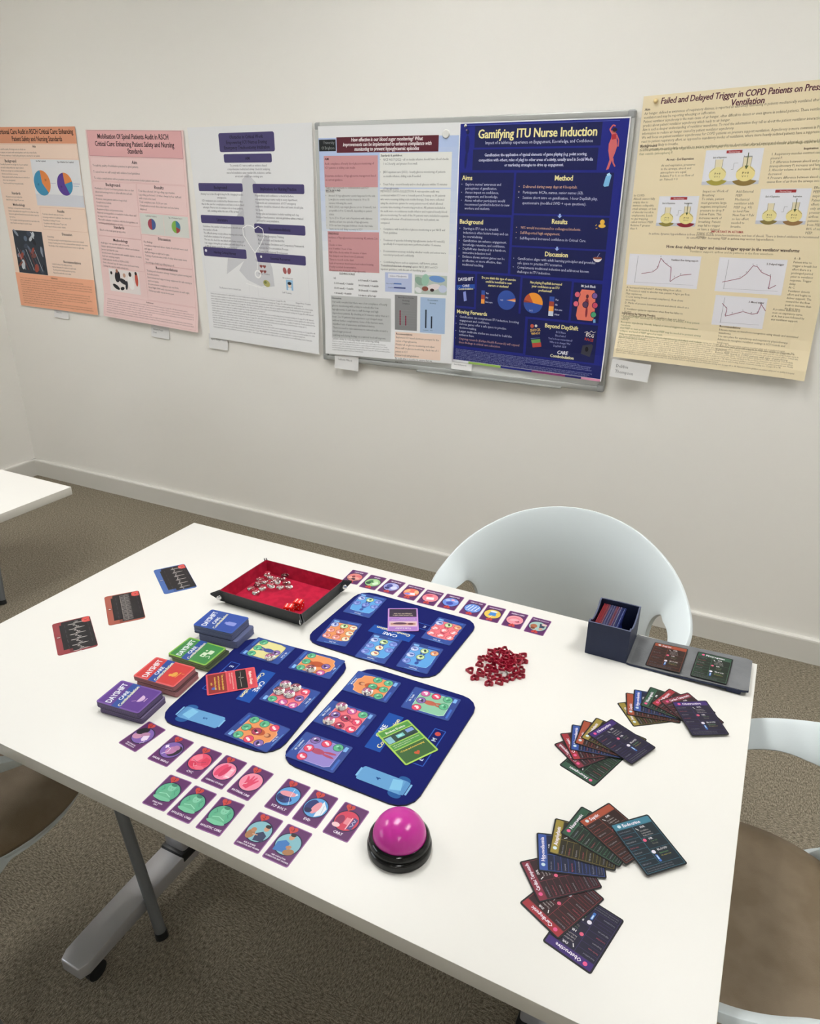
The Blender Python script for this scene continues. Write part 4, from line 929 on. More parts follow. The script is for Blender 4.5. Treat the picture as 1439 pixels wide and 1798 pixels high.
# cards standing in the box
cm = {}
def box_card(x, lean, c, z, lab, g):
    if c not in cm:
        bm = bmesh.new(); P = rpts(-.0435, 0, .0435, .062, .003)
        lo = [bm.verts.new((-.0004, u, v)) for u, v in P]; hi = [bm.verts.new((.0004, u, v)) for u, v in P]; n = len(P)
        bm.faces.new(lo[::-1]); bm.faces.new(hi)
        for i in range(n): bm.faces.new((lo[i], lo[(i+1) % n], hi[(i+1) % n], hi[i]))
        bmesh.ops.recalc_face_normals(bm, faces=bm.faces); me = bpy.data.meshes.new('boxed_card'); bm.to_mesh(me); bm.free(); me.materials.append(ink(c, .5)); cm[c] = me
    tag(link('playing_card', cm[c], None, (x, -.065, z), (0, lean, 0)), lab, 'card', g)
cs = ['#a8343a', '#b03c40', '#a8343a', '#b84448', '#8c3c50', '#b07078', '#3c4a86', '#8088b0', '#34407c', '#7c84b0', '#34407c', '#9c6878', '#8c3c50', '#a07888', '#5c4470', '#9098b8', '#2c3c84', '#24347c', '#7484bc', '#1e2f80']
for i, c in enumerate(cs):
    x = X0+.0045+i*.0021
    g = 'red cards standing in the navy box' if i < 6 else 'blue and striped cards standing in the navy box'
    box_card(x, .10+i*.002, c, T+.0035, 'red-edged card standing on end at the left of the navy box' if i < 6 else 'blue or mauve-edged card standing in the middle of the navy box', g)
box_card(X0+.052, -.24+.04, '#1c3496', T+.0035, 'plain blue card leaning alone at the right of the cards in the box', 'blue and striped cards standing in the navy box')

# ================================================================== buzzer
t = empty('buzzer', (.984, -.687, T)); tag(t, 'round buzzer with a magenta dome on a glossy black base', 'buzzer')
m_gloss = mat('glossy_black', '#0c0d0e', .12, .5); m_mag = mat('magenta_plastic', '#b83090', .2, .5)
lathe('base', [(.002, 0), (.0415, 0), (.0435, .002), (.0438, .009), (.0425, .0125), (.0405, .014), (.0405, .0155), (.0418, .0175), (.0412, .021), (.0385, .0245), (.0368, .0255), (.0368, .020), (.002, .020)], m_gloss, t, 72)
dome = [(.0362, .0205)]+[(.0362*math.cos(q)**.92 if q < 1.5 else .0008, .0225+.0335*math.sin(q)) for q in [i/16*PI/2 for i in range(17)]]
dome[-1] = (.0004, .0560)
lathe('dome', dome, m_mag, t, 72, angle=80)
INK_K = 1.0
# ================================================================== posters on the wall
def poster(p, name, corners, bump, gap, label, paper='#f4f3f0', group='posters on the wall', cat='poster', cut=None):
    """corners: tl, tr, br, bl as (x, z) on the wall; bump(u, v) metres off the wall"""
    tl, tr, br, bl = corners; cx = sum(c[0] for c in corners)/4; cz = sum(c[1] for c in corners)/4
    GU, GV = 20, 28; G = [[bump(i/GU, j/GV) for i in range(GU+1)] for j in range(GV+1)]
    def gb(u, v):
        a = min(max(u*GU, 0), GU-1e-6); b = min(max(v*GV, 0), GV-1e-6); i, j = int(a), int(b); a -= i; b -= j
        return (G[j][i]*(1-a)+G[j][i+1]*a)*(1-b)+(G[j+1][i]*(1-a)+G[j+1][i+1]*a)*b
    def fn(x, y, z):
        u, v = x/p.w, y/p.h
        X = lerp(lerp(tl[0], tr[0], u), lerp(bl[0], br[0], u), v); Z = lerp(lerp(tl[1], tr[1], u), lerp(bl[1], br[1], u), v)
        return (X-cx, -gap-gb(u, v)-z/1000, Z-cz)
    N, Mv = 20, 28; V, F = [], []
    for s in (0, 1):
        for j in range(Mv+1):
            for i in range(N+1): V.append(fn(p.w*i/N, p.h*j/Mv, -.05 if s == 0 else -.35))
    k = (N+1)*(Mv+1); I = lambda s, i, j: s*k+j*(N+1)+i
    for j in range(Mv):
        for i in range(N):
            F.append((I(0, i, j), I(0, i, j+1), I(0, i+1, j+1), I(0, i+1, j))); F.append((I(1, i, j), I(1, i+1, j), I(1, i+1, j+1), I(1, i, j+1)))
    for i in range(N): F.append((I(0, i, 0), I(0, i+1, 0), I(1, i+1, 0), I(1, i, 0))); F.append((I(0, i+1, Mv), I(0, i, Mv), I(1, i, Mv), I(1, i+1, Mv)))
    for j in range(Mv): F.append((I(0, 0, j+1), I(0, 0, j), I(1, 0, j), I(1, 0, j+1))); F.append((I(0, N, j), I(0, N, j+1), I(1, N, j+1), I(1, N, j)))
    me = p.mesh(name, fn, (V, F, [0]*len(F), [ink(paper, .5, .3)]), tess=True)
    o = link(name, me, None, (cx, YW, cz)); tag(o, label, cat, group); return o
def sm(t): t = max(0, min(1, t)); return t*t*(3-2*t)
def PP(): q = Print(594, 841, .12); q.rough = .5; q.spec = .3; return q


INK = '#5c4a44'
def box(p, x0, y0, x1, y1, c='#d8b09c', w=1.2): p.frame(x0, y0, x1, y1, w, c)
REFS = 'Critical care nutrition guidance for adults and the role of the bedside nurse in early feeding. Journal of intensive nursing care 12 pages 40 to 48. National institute guidance on patient safety and on quality in hospital care. Faculty standards for the provision of intensive care services second edition. '
def refs(p, x, y, w, size, c, lead, n, sx=.8):
    words = (REFS*8).split(' '); k = 0
    for j in range(n):
        l = ''; lim = w*(1 if j % 4 else .93)*(.6 if j % 5 == 4 else 1)
        while text_w(l+words[k % len(words)], size, False, sx) < lim: l += words[k % len(words)]+' '; k += 1
        p.text(l, x, y+j*lead, size, c, 'l', False, sx)

# ---- orange poster cut by the left photo edge
p = PP()
p.rect(0, 0, 594, 841, '#f5dccb'); p.rect(0, 0, 594, 70, '#dd9a7a'); p.rect(0, 673, 594, 841, '#f2b292')
p.text('Nutritional Care Audit in RSCH Critical Care: Enhancing', 578, 30, 30, '#3a2018', 'r', True, .80, 0, 2); p.text('Patient Safety and Nursing Standards', 500, 60, 30, '#3a2018', 'r', True, .80, 0, 2)
box(p, 6, 74, 588, 134); p.text('Aim', 300, 87, 15, '#40302a', 'c', True)
p.para('To audit the quality of feeding practice in critical care.\nTo compare our practice with national guidance and reduce missed feeds.\nTo increase awareness of early feeding and improve outcomes for our patients.', 40, 99, 500, 11, INK, 1.25, sx=.85)
p.text('Background', 112, 153, 19, '#40302a', 'c', True, .95)
p.para('Critically ill patients are at high risk of poor nutrition and early feeding within two days is advised.\nMouth care and gut care are linked with fewer infections and better recovery.\nMany patients miss feeds when lines are checked or when scans are planned.\nGood records keep every patient safe.', 30, 166, 215, 11, INK, 1.28)
p.rect(258, 138, 592, 342, '#e9ebf0'); p.rect(258, 290, 592, 342, '#d8dbe4')
p.text('Care Plan Completed', 330, 148, 10, '#505058', 'c', True, .8); p.text('Type of Nutrition Care Completed', 500, 151, 10, '#505058', 'c', True, .8)
p.ell(318, 241, 58, 56, '#3f8fb8', 36); p.ell(318, 241, 58, 56, '#e08a4c', 18, 0, True, -95, 50); p.text('35', 345, 232, 14, '#3a2a20', 'c'); p.text('65', 290, 252, 14, '#1c3a50', 'c')
p.ell(476, 243, 53, 50, '#5a3c94', 36); p.ell(476, 243, 53, 50, '#3f8fb8', 16, 0, True, -15, 60); p.ell(476, 243, 53, 50, '#e08a4c', 14, 0, True, -95, -15); p.text('58', 450, 258, 12, '#241848', 'c')
p.line([(378, 240), (414, 240)], 1.2, '#8c84be'); p.line([(532, 240), (578, 240)], 1.2, '#6c5cae'); p.line([(532, 250), (570, 250)], 1.2, '#4c94b8')
p.text('Standards', 112, 297, 17, '#40302a', 'c', True); p.para('All patients screened within the first 24 hours. Target 95 per cent.', 30, 312, 140, 11, INK, 1.3)
p.text('Methodology', 118, 350, 17, '#40302a', 'c', True)
p.para('Audit type: retrospective review of records.\nSample: sixty patients who stayed for more than two days.\nData were gathered from the notes and bedside charts by two nurses.\nTool: a simple check list agreed with the team before the start. Results were kept in a secure sheet.', 30, 364, 235, 11, INK, 1.28)
box(p, 272, 350, 588, 452); p.text('Results', 420, 370, 17, '#40302a', 'c', True)
p.para('Total data collected: sixty sets of notes.\nScreening completed on admission: two thirds of all.\nMean time to feeding: 31 hours.\nCompliance with daily review: 72 per cent.\nFeeds stopped without a reason: eleven.', 282, 384, 300, 11, INK, 1.28)
p.text('Discussion', 440, 474, 17, '#40302a', 'c', True)
p.para('Key findings:\nScreening was high for the first day but later reviews were missed.\nDelays to feeding came from line checks and from waiting for diet teams.\nKnowledge of the local plan varied between nurses on night duty.', 295, 488, 290, 11, INK, 1.28)
p.text('Recommendations', 450, 604, 17, '#40302a', 'c', True)
p.para('Include feeding in the daily goal sheet.\nNamed link nurse for nutrition in each team.\nTeaching at the bedside and short posters.\nRepeat the audit after six months.', 300, 617, 285, 11, INK, 1.28)
p.rect(34, 465, 256, 672, '#2c3440'); rr = random.Random(3)
for i in range(26):
    x, y = rr.uniform(44, 240), rr.uniform(475, 655)
    p.ell(x, y, rr.uniform(8, 26), rr.uniform(5, 16), ['#5c6c80', '#8c98a8', '#3c4858', '#a04c3c', '#c4ccd4', '#1c222c', '#7c4a40'][i % 7], 10, rr.uniform(0, 180))
for i in range(7): p.line([(50+i*22, 560+rr.uniform(-20, 20)), (90+i*22, 655)], 3, ['#b8c0cc', '#8c4438', '#505c70'][i % 3])
p.text('References', 300, 688, 11, '#704838', 'c', True)
refs(p, 30, 700, 540, 9.5, '#8c5c48', 11.5, 12)
poster(p, 'poster', [(-2.352, 1.850), (-1.756, 1.836), (-1.79, .99), (-2.372, 1.0)], lambda u, v: .002+.012*max(0, v-.75)*u+.004*sm(v*2-1), .001,
       'orange poster with two pie charts, leftmost and cut by the photo edge', '#f5dccb')

# ---- pink poster
p = PP()
p.rect(0, 0, 594, 841, '#f0d2d0'); p.rect(10, 3, 582, 108, '#e2aeb0'); p.frame(10, 3, 582, 108, 1.5, '#a87478')
p.text('Mobilisation Of Spinal Patients Audit in RSCH', 290, 36, 29, '#3a2024', 'c', True, .82, 0, 2); p.text('Critical Care: Enhancing Patient Safety and Nursing', 294, 66, 29, '#3a2024', 'c', True, .82, 0, 2); p.text('Standards', 300, 94, 29, '#3a2024', 'c', True, .82, 0, 2)
LB = '#dcb0b0'; IK = '#5e4a4c'
box(p, 10, 112, 582, 212, LB); p.text('Aim', 290, 136, 20, '#40282c', 'c', True)
p.para('To audit the quality of mobilisation practices in spinal patients.\n\nTo assess how our staff comply with evidence based guidelines.\n\nTo reduce complications such as pressure sores and promote better patient outcomes.', 22, 152, 550, 13.5, IK, 1.0, sx=.88)
box(p, 10, 216, 286, 400, LB); box(p, 290, 216, 582, 336, LB)
p.text('Background', 140, 234, 20, '#40282c', 'c', True); p.text('Results', 425, 234, 20, '#40282c', 'c', True)
p.para('Mobilisation of Spinal Cord Injury patients relies on clear clinical and nursing practice to allow effective and safe movement.\nHowever, many patients wait too long in bed.\nComplications include:\n   Secondary injuries\n   Respiratory failure and pressure sores\nNational nursing guidance is needed to reduce these and to support the team each day.\nThis audit evaluates compliance with the best guidance on mobilising spinal patients in our unit.', 18, 250, 262, 12.5, IK, 1.22)
p.para('Total data collected: 200 log rolling opportunities.\nLog rolling performed: 110 times, always by four staff and with a lead at the head.\nTotal compliance rate: 52.50 per cent.\nComplications noted: three skin tears and one device displaced.', 298, 250, 276, 12.5, IK, 1.22)
p.rect(292, 340, 582, 428, '#dadcd6'); p.line([(436, 342), (436, 426)], 2, '#f0d2d0')
p.circ(362, 384, 24, '#4a6098', 24); p.ell(362, 384, 24, 24, '#a84858', 16, 0, True, 90, 270)
p.circ(508, 386, 26, '#3c7c9c', 24); p.ell(508, 386, 26, 26, '#84b450', 16, 0, True, 90, 270); p.ell(508, 386, 26, 26, '#a84848', 12, 0, True, 20, 90)
p.text('Log Rolling Compliance', 362, 352, 9, '#5c5c5c', 'c', False, .8); p.text('Type of Mobilisation Support', 508, 352, 9, '#5c5c5c', 'c', False, .8)
box(p, 10, 400, 286, 455, LB); p.text('Standards', 150, 418, 18, '#40282c', 'c', True); p.para('Based on the local spinal group policy', 22, 434, 180, 12.5, IK)
box(p, 10, 458, 286, 600, LB); p.text('Methodology', 150, 477, 18, '#40282c', 'c', True)
p.para('Audit type: retrospective audit of records.\nSample: spinal patients admitted to critical care between January and July this year.\nIncluded were the patients with unstable injuries, on strict bed rest, awaiting surgery.\nAdult patients: mobile in 2024 to 2025.\nData collected: log roll charts, notes and team forms.\nSetting: the unit for adult critical care.', 18, 493, 262, 12.5, IK, 1.22)
box(p, 290, 432, 582, 560, LB); p.text('Discussion', 430, 450, 18, '#40282c', 'c', True)
p.para('Key findings:\nCompliance improved where charts of each turn were used and signed.\nStaff shortages at night led to gaps.\nTurning of patients was at risk of delay when teams were busy.\nKnowledge of safe log rolling was good.', 300, 467, 276, 12.5, IK, 1.22)
box(p, 290, 562, 582, 728, LB); p.text('Recommendations', 425, 580, 18, '#40282c', 'c', True)
p.para('Training and education: arrange training in patient turning and bed side practice.\nEnvironment and support: keep equipment for safe turning in each bed space.\nDocumentation compliance: use one form.\nNew Night Shift leads: one trained person on each night.\nFollow up audit: repeat in one year.', 300, 596, 276, 12.5, IK, 1.22)
p.rect(50, 606, 246, 712, '#eee6e4')
for x, y, a, b, c, r in ((70, 650, 16, 26, '#e8e4e2', 0), (66, 626, 7, 8, '#2c2424', 0), (105, 640, 18, 28, '#26222a', 10), (104, 614, 8, 9, '#a4705c', 0), (140, 660, 26, 12, '#2c2a30', 20), (150, 630, 9, 10, '#caa08c', 0), (190, 660, 20, 34, '#f6f4f2', -10), (188, 622, 9, 11, '#3c2c28', 0), (228, 640, 10, 34, '#c45848', 0), (226, 614, 7, 8, '#2a2020', 0), (90, 690, 24, 10, '#141418', 25), (130, 694, 14, 8, '#1c1c20', -20), (160, 676, 8, 22, '#2c2c34', 10)): p.ell(x, y, a, b, c, 14, r)
box(p, 10, 732, 582, 832, LB); p.text('References', 300, 745, 10, '#70484c', 'c', True)
refs(p, 22, 757, 550, 9.5, '#8a6468', 10.5, 7)
poster(p, 'poster', [(-1.69, 1.821), (-1.108, 1.803), (-1.131, .958), (-1.737, .992)], lambda u, v: .003+.018*sm((v-.86)/.14)*(1-u*.3)+.002*(1-math.cos(v*7))*u, .001,
       'pale pink poster between the orange and white posters', '#f0d2d0')

# ---- white poster with purple headings
p = PP(); p.rect(0, 0, 594, 841, '#eff0f2')
G1, G2 = '#d3d4d9', '#c6c7cd'
p.poly([(255, 190), (285, 170), (320, 200), (335, 330), (350, 460), (375, 520), (380, 590), (320, 600), (240, 575), (200, 540), (230, 500), (130, 560), (150, 470), (200, 360), (235, 280)], G1)
p.poly([(180, 350), (250, 300), (250, 420), (160, 480)], G2); p.poly([(300, 380), (370, 400), (360, 470), (320, 440)], G2); p.poly([(340, 330), (345, 350), (310, 350)], '#eff0f2')
PUR = '#474070'
def head(x0, y0, x1, y1, t, sz, sx=.85):
    p.rect(x0, y0, x1, y1, PUR, 6); p.text(t, (x0+x1)/2, (y0+y1)/2+sz*.36, sz, '#1d1838', 'c', True, sx)
p.rect(155, 24, 422, 92, PUR, 8)
for i, t_ in enumerate(('Obstacles in Critical Work', 'Empowering ICU Nurses During', 'Emergency Tracheostomy Intubation')): p.text(t_, 288, 45+i*18.5, 17.5, '#1d1838', 'c', True, .86)
head(172, 99, 405, 130, 'AIM', 15)
p.para('To provide ICU nurses with an evidence based comprehensive medical and airway check list analysing nurse led intubation using standard kit, induction, cardiac arrest and critical care nursing care', 178, 144, 222, 11.5, '#5c5868', 1.12, 'c', sx=.85)
head(26, 205, 254, 236, 'Background', 17); head(304, 206, 550, 240, 'Implications for Nursing Practice', 17, .78)
p.para('Airway loss is rare though it may be life changing in acute emergencies.\nICU intubations are conducted by clinicians more often than in the past for complications and have a role in failed attempts. Nurses are in a unique role to keep patients safe, assisting within the care of the airway.', 32, 250, 222, 11.5, '#5c5868', 1.12, 'c', sx=.85)
p.para('Preparedness and confidence: a check list before emergencies keeps teams ready in every department.\nTeamwork and communication: all ICU emergency intubation should be rehearsed often and teams should plan for them.\nAirway plan and simulation: bedside teaching each day.\nEvidence based practice: national guidelines advise a trained assistant for every intubation.', 312, 252, 234, 11.5, '#5c5868', 1.15, sx=.85)
head(20, 328, 248, 360, 'Literature', 17); head(298, 352, 548, 388, 'Recommendations', 17)
p.para('Guidelines: the number of trained nurses should exceed the number of beds.\nThe difficult airway society advises training and a team brief before intubation for all patients.\nThe use of a check list was linked with fewer events of low oxygen during the procedure and with faster help in a difficult airway event for the team involved.', 26, 376, 222, 11.5, '#5c5868', 1.15, sx=.85)
p.para('Multi skilled Emergency Training\nAccess to tools and Standard Kit\nRegular Airway Simulation and Competency Framework\nImprove the Documentation Process\nContinue Professional Development', 312, 402, 230, 12, '#5c5868', 1.25, sx=.85)
head(14, 455, 246, 492, 'Nursing Critical Airway', 15); p.circ(28, 470, 6, '#e8e8f0', 12); head(294, 463, 544, 499, 'Essential Resources', 15); p.circ(322, 478, 5, '#e8e8f0', 12)
p.frame(12, 494, 246, 640, .8, '#dcdce2'); p.frame(292, 500, 552, 640, .8, '#dcdce2')
# the white stethoscope in the middle of the sheet
ST = [(262, 360), (238, 372), (240, 400), (270, 440), (292, 465), (300, 500), (298, 530)]
p.line(ST, 3.2, '#fbfbfc'); p.line([(340, 372), (344, 400), (320, 435), (292, 465)], 3.2, '#fbfbfc'); p.line([(262, 360), (285, 362), (300, 372), (318, 362), (340, 372)], 3.2, '#fbfbfc')
p.circ(298, 548, 17, '#fbfbfc', 24); p.circ(298, 548, 11, '#dcdde2', 20); p.line([(230, 590), (300, 600), (350, 592)], 3, '#fbfbfc')
for i in range(4): p.poly(heart_pts(318+(i % 2)*17, 516+(i//2)*20, 8), '#8c4844')
for s in (-1, 1): p.ell(448+s*11, 525, 9, 13, '#a85c5c', 16, s*15)
p.ell(340, 582, 18, 13, '#b4b070', 14, 20); p.ell(334, 578, 7, 6, '#7c8448', 12)
p.rect(440, 560, 474, 600, '#9cc4e4'); p.ell(457, 580, 9, 10, '#f0d8c4', 16); p.ell(457, 573, 10, 6, '#28242c', 14); p.rect(448, 590, 466, 600, '#e8f0f6')
p.text('The Resource List for Critical Care', 140, 622, 10, '#6c6878', 'c', False, .85); p.text('Airway Toolbox', 330, 548, 9, '#6c6878', 'c'); p.text('Bronchoscopy', 450, 556, 9, '#6c6878', 'c'); p.text('Staff Training', 440, 614, 9, '#6c6878', 'c')
p.text('Images from: Creative', 520, 650, 9.5, '#6c6878', 'c', False, .9)
refs(p, 26, 650, 440, 9, '#77747f', 9.4, 1); refs(p, 26, 661, 552, 9, '#77747f', 10.2, 14)
poster(p, 'poster', [(-1.085, 1.812), (-.455, 1.812), (-.458, .922), (-1.067, .942)], lambda u, v: .003+.003*(1-math.cos(v*6))*u+.012*sm((v-.8)/.2)*(.4+.6*u), .001,
       'white poster with dark purple heading bars, left of the whiteboard', '#eff0f2')

# ---- whiteboard
m_wb = mat('whiteboard_enamel', '#eef0ee', .25, .5); m_frame = mat('grey_frame', '#b4b6b4', .4, .5, .4); m_corner = mat('grey_corner_cap', '#9a9c9c', .5, .4)
t = empty('whiteboard', (.17, YW, 1.357)); tag(t, 'framed whiteboard carrying the blue poster and the blood sugar poster', 'whiteboard')
W2, H2 = .6045, .453
box_obj('board_panel', (-W2+.01, W2-.01, -.012, -.001, -H2+.01, H2-.01), m_wb, t)
for n, d in (('top', (-W2+.02, W2-.02, -.019, 0, H2-.021, H2)), ('bottom', (-W2+.02, W2-.02, -.019, 0, -H2, -H2+.021)), ('l', (-W2, -W2+.019, -.019, 0, -H2+.02, H2-.02)), ('r', (W2-.019, W2, -.019, 0, -H2+.02, H2-.02))):
    box_obj('frame_rail', d, m_frame, t, .004, 3)
for sx in (-1, 1):
    for sz in (-1, 1):
        x0, x1 = sorted((sx*W2, sx*(W2-.026))); z0, z1 = sorted((sz*H2, sz*(H2-.026)))
        box_obj('corner_cap', (x0-.0005, x1+.0005, -.0205, 0, z0-.0005, z1+.0005), m_corner, t, .006, 3)
box_obj('pen_ledge', (-.15, .45, -.03, -.004, -H2-.004, -H2+.004), m_frame, t, .003)

# ---- blood sugar poster on the board
p = PP(); p.rect(0, 0, 594, 841, '#ecedef')
for i in range(12): p.rect(0, 40+i*36, 594, 40+(i+1)*36, '#%02x%02x%02x' % (int(lerp(178, 234, i/11)), int(lerp(196, 236, i/11)), int(lerp(232, 240, i/11))), 0, i == 0)
p.rect(2, 45, 78, 84, '#131719'); p.text('University', 72, 60, 15, '#8c9092', 'r', False, .85); p.text('Of Brighton', 72, 78, 15, '#8c9092', 'r', False, .85)
p.rect(82, 38, 512, 90, '#5a1c2a')
for i, t_ in enumerate(('How effective is our blood sugar monitoring? What', 'improvements can be implemented to enhance compliance with', 'monitoring to prevent hypoglycaemic episodes')):
    p.text(t_, 297, 53+i*15.5, 17.5, '#f0e6e8', 'c', True, .84, 0, 2, .18)
PK = '#cc979b'; DK = '#5e2c38'; GK = '#5c5e62'
p.rect(22, 100, 262, 207, PK); p.text('AIM', 26, 114, 11, '#40141c', 'l', True)
p.para('Audit compliance of hourly blood glucose monitoring of ICU patients on sliding scale insulin.\n\nDetermine incidence of hypoglycaemia management based on current guidance.\n\nSuggest improvements in communication and ICU outcomes.', 26, 130, 230, 11, DK, 1.25)
p.rect(22, 207, 262, 356, '#d4d5d4'); p.text('BACKGROUND', 26, 222, 10, '#2c2c30', 'l', True)
p.para('Around 30 hypoglycaemic events happened in the unit. Low glucose events must be treated in 10 to 15 minutes following the event.\nNICE (2020) says target glucose is 6 to 10 mmol/L, but acceptable is 4 to 12 mmol/L depending on patient status.\nUp to 25 to 35 per cent of inpatients with diabetes develop at least one episode of hypoglycaemia.\nICUs can have long gaps between checks that make harm worse and delay recovery in ICU.', 38, 240, 220, 11, GK, 1.2, bullet=True)
p.rect(28, 364, 266, 512, PK); p.text('FINDINGS', 32, 376, 11, '#40141c', 'l', True)
p.para('Incidence of hypoglycaemia in monitoring: 82 patients, 2 in 10.\nChecks on time:\n6 in 10 within 1 hour of due\nHalf of the checks within 30 minutes of alarm\nFive delayed over three hours (2 patients)\nThree no record on the chart\nLack of resources: trend missed and reduced training.\nPoorly recorded documentation.\nTreatment: 4 to 8 mmol/L of hypoglycaemia', 32, 390, 230, 11, DK, 1.24)
p.rect(270, 92, 566, 208, '#e9eae6'); p.text('Standards & guidelines:', 275, 104, 10, '#3c3c40', 'l', True)
p.para('NICE NG17 (2022) - all on insulin infusion should have blood checks 1 to 2 hourly, and greater if not well.\n\nJBDS inpatient care (2021) - hourly glucose monitoring of patients on insulin infusion, sliding scale if needed.\n\nTrust Policy - record hourly and re check glucose within 15 minutes of hypoglycaemia.', 285, 118, 270, 11, GK, 1.25, bullet=True)
p.rect(270, 212, 566, 500, '#e9eae6')
y = p.para('METHODS / DATA COLLECTION: A retrospective audit was conducted within ICU over a 3 month period, focusing on 30 patients who were receiving sliding scale insulin therapy. Data were collected using the electronic system for every patient record, which allowed accurate time tracking of monitoring practices. All patients included in the audit were on continuous insulin infusion and required hourly blood glucose monitoring. For each of the 30 patients were included in separate complete and review of local trust records, for each patient, we compared:', 273, 224, 288, 11, GK, 1.24)
p.para('Compliance with hourly blood glucose monitoring as per NICE and Trust guidelines.\n\nTreatment of episodes following hypoglycaemia (under 4.0 mmol/L) specifically if or repeat tests were performed within 15 minutes.\n\nDocumentation accuracy, including whether results and actions were recorded properly and confidently.\n\nContributing factors such as equipment, staff factors, patient deterioration or lack of training.', 285, y+8, 272, 11, GK, 1.2, bullet=True)
p.para('The collected data were compared against NICE, JBDS and ICU inpatient guidelines, with the aim of identifying gaps.', 273, y+140, 284, 11, GK, 1.2)
p.text('SLIDING SCALE', 115, 524, 11, '#2c2c30', 'c', True)
for i, (l_, r_) in enumerate((('0-5', '6-10.9 mmol/L = 2 units/hr'), ('11-13.9 mmol/L = 3 units/hr', '14-16.9 mmol/L = 4 units/hr'), ('17-19.9 mmol/L = 5 units/hr', '20-24 mmol/L = 6 units/hr'), ('> 24 mmol/L = 8 units/hr', 'Is it time to call for help?'))):
    p.text(l_, 50, 542+i*19, 10.5, '#3c3c40', 'l', True, .8); p.text(r_, 168, 546+i*19, 10.5, '#3c3c40', 'l', True, .8)
p.rect(34, 606, 318, 774, '#c3c5c5'); p.text('Discussion', 38, 619, 11, '#2c2c30', 'l', True)
p.para('Our audit revealed that there was a low compliance of hourly glucose monitoring with a delay in recheck after low hypoglycaemia, in part due to staff shortage and high dependency patients. By checking at 30 minutes rather than at 1 hour, 2 in 10 patients may experience a prolonged event without further complications. Some of the barriers were identified: lack of awareness, and limited devices.\nThere is a need to raise awareness to national audits around a blood sugar protocol.\nLearning and sharing findings on a national level will improve patient safety by reducing delays and enhancing safety.', 38, 634, 275, 12, '#4c4e50', 1.22)
p.rect(292, 508, 412, 580, '#b9c4e4'); p.rect(306, 512, 396, 528, '#e8eaf4'); p.text('Incidence of Hypoglycaemia', 351, 523, 8.5, '#3c4468', 'c', False, .8)
p.rect(332, 546, 366, 551, '#5c7cc0'); p.rect(332, 561, 384, 566, '#3c4a84'); p.text('Non compliant', 297, 551, 6.5, '#3c4468'); p.text('Compliant', 305, 566, 6.5, '#3c4468')
p.rect(424, 512, 562, 582, '#b8c4bc')
for x, y_, a, b, c, r in ((445, 535, 22, 14, '#8ca898', 30), (470, 530, 16, 22, '#9cc4b0', 10), (520, 525, 34, 12, '#6c94cc', 5), (505, 555, 30, 12, '#e6dcdc', -10), (470, 562, 14, 9, '#8c5448', 0), (500, 566, 9, 6, '#3c2828', 0), (545, 560, 18, 14, '#c8d0e4', 0), (440, 568, 16, 10, '#e4e6e8', 20)): p.ell(x, y_, a, b, c, 14, r)
p.rect(336, 590, 436, 724, '#8a8a8c'); p.rect(358, 648, 363, 706, '#8a2c44'); p.rect(383, 668, 388, 706, '#8a2c44')
for i, t_ in enumerate(('Blood Glucose Overdue', 'Monitoring', 'Compliance')): p.text(t_, 386, 602+i*11, 8.5, '#2c2c30', 'c', False, .85)
for i in range(7): p.line([(350, 648+i*9.6), (430, 648+i*9.6)], .4, '#a4a4a6', i == 0)
p.rect(450, 594, 558, 728, '#a8c0e0'); p.rect(472, 640, 478, 710, '#1c2438'); p.rect(497, 664, 503, 710, '#1c2438'); p.text('Documentation', 504, 606, 8.5, '#2c3448', 'c', False, .85); p.text('Accuracy', 504, 617, 8.5, '#2c3448', 'c', False, .85)
p.text('Compliant', 474, 720, 6, '#2c3448', 'c'); p.text('Not', 500, 720, 6, '#2c3448', 'c')
p.rect(338, 732, 544, 832, '#f0d8c8'); p.text('Recommendations', 342, 743, 10, '#3c2c28', 'l', True)
p.para('Implement ICU based electronic prompts for the nurses of hypoglycaemia.\nMonitor all on glucose monitoring and adjust.\nMore staff on glucose monitoring, check rate of 1 patient in ICU.\nReview local unit guidelines.\nRe audit after 6 months, to ensure that we improve.', 342, 757, 196, 11, '#5c4c44', 1.25)
refs(p, 34, 790, 290, 7.5, '#74767a', 8.5, 5)
poster(p, 'poster', [(-.417, 1.797), (.176, 1.792), (.174, .948), (-.417, .932)], lambda u, v: .006+.004*math.sin(v*3.1)*u+.010*sm((v-.86)/.14)*(1-abs(2*u-1)*.5), .0145,
       'blood sugar poster with pink text boxes on the left half of the whiteboard', '#ecedef')

# ---- dark blue poster on the board
p = PP(); p.rect(0, 0, 594, 841, '#f2f2f6'); BG = '#1c2480'; NB = '#181d52'
p.rect(4, 4, 590, 832, BG); p.rect(30, 9, 560, 10.2, '#5c68c0')
YL, WT, DM2 = '#eee4a4', '#ccd0ec', '#b8bce0'
p.rect(60, 12, 505, 80, NB); p.rect(56, 86, 500, 152, NB)
p.text('Gamifying ITU Nurse Induction', 282, 51, 39, YL, 'c', True, .86, 0, 2)
p.text('Impact of a tabletop experience on Engagement, Knowledge, and Confidence', 290, 70, 14.5, WT, 'c', False, .86)
p.text('Gamification: the application of typical elements of game playing (e.g. point scoring,', 282, 108, 13.5, WT, 'c', True, .82); p.text('competition with others, rules of play) to other areas of activity, usually used in Social Media', 282, 124, 13.5, WT, 'c', True, .82); p.text('or marketing strategies to drive up engagement.', 282, 140, 13.5, WT, 'c', True, .82)
p.rect(10, 160, 214, 296, NB); p.rect(222, 160, 560, 290, NB); p.rect(10, 304, 212, 494, NB); p.rect(222, 296, 560, 396, NB); p.rect(222, 402, 560, 496, NB)
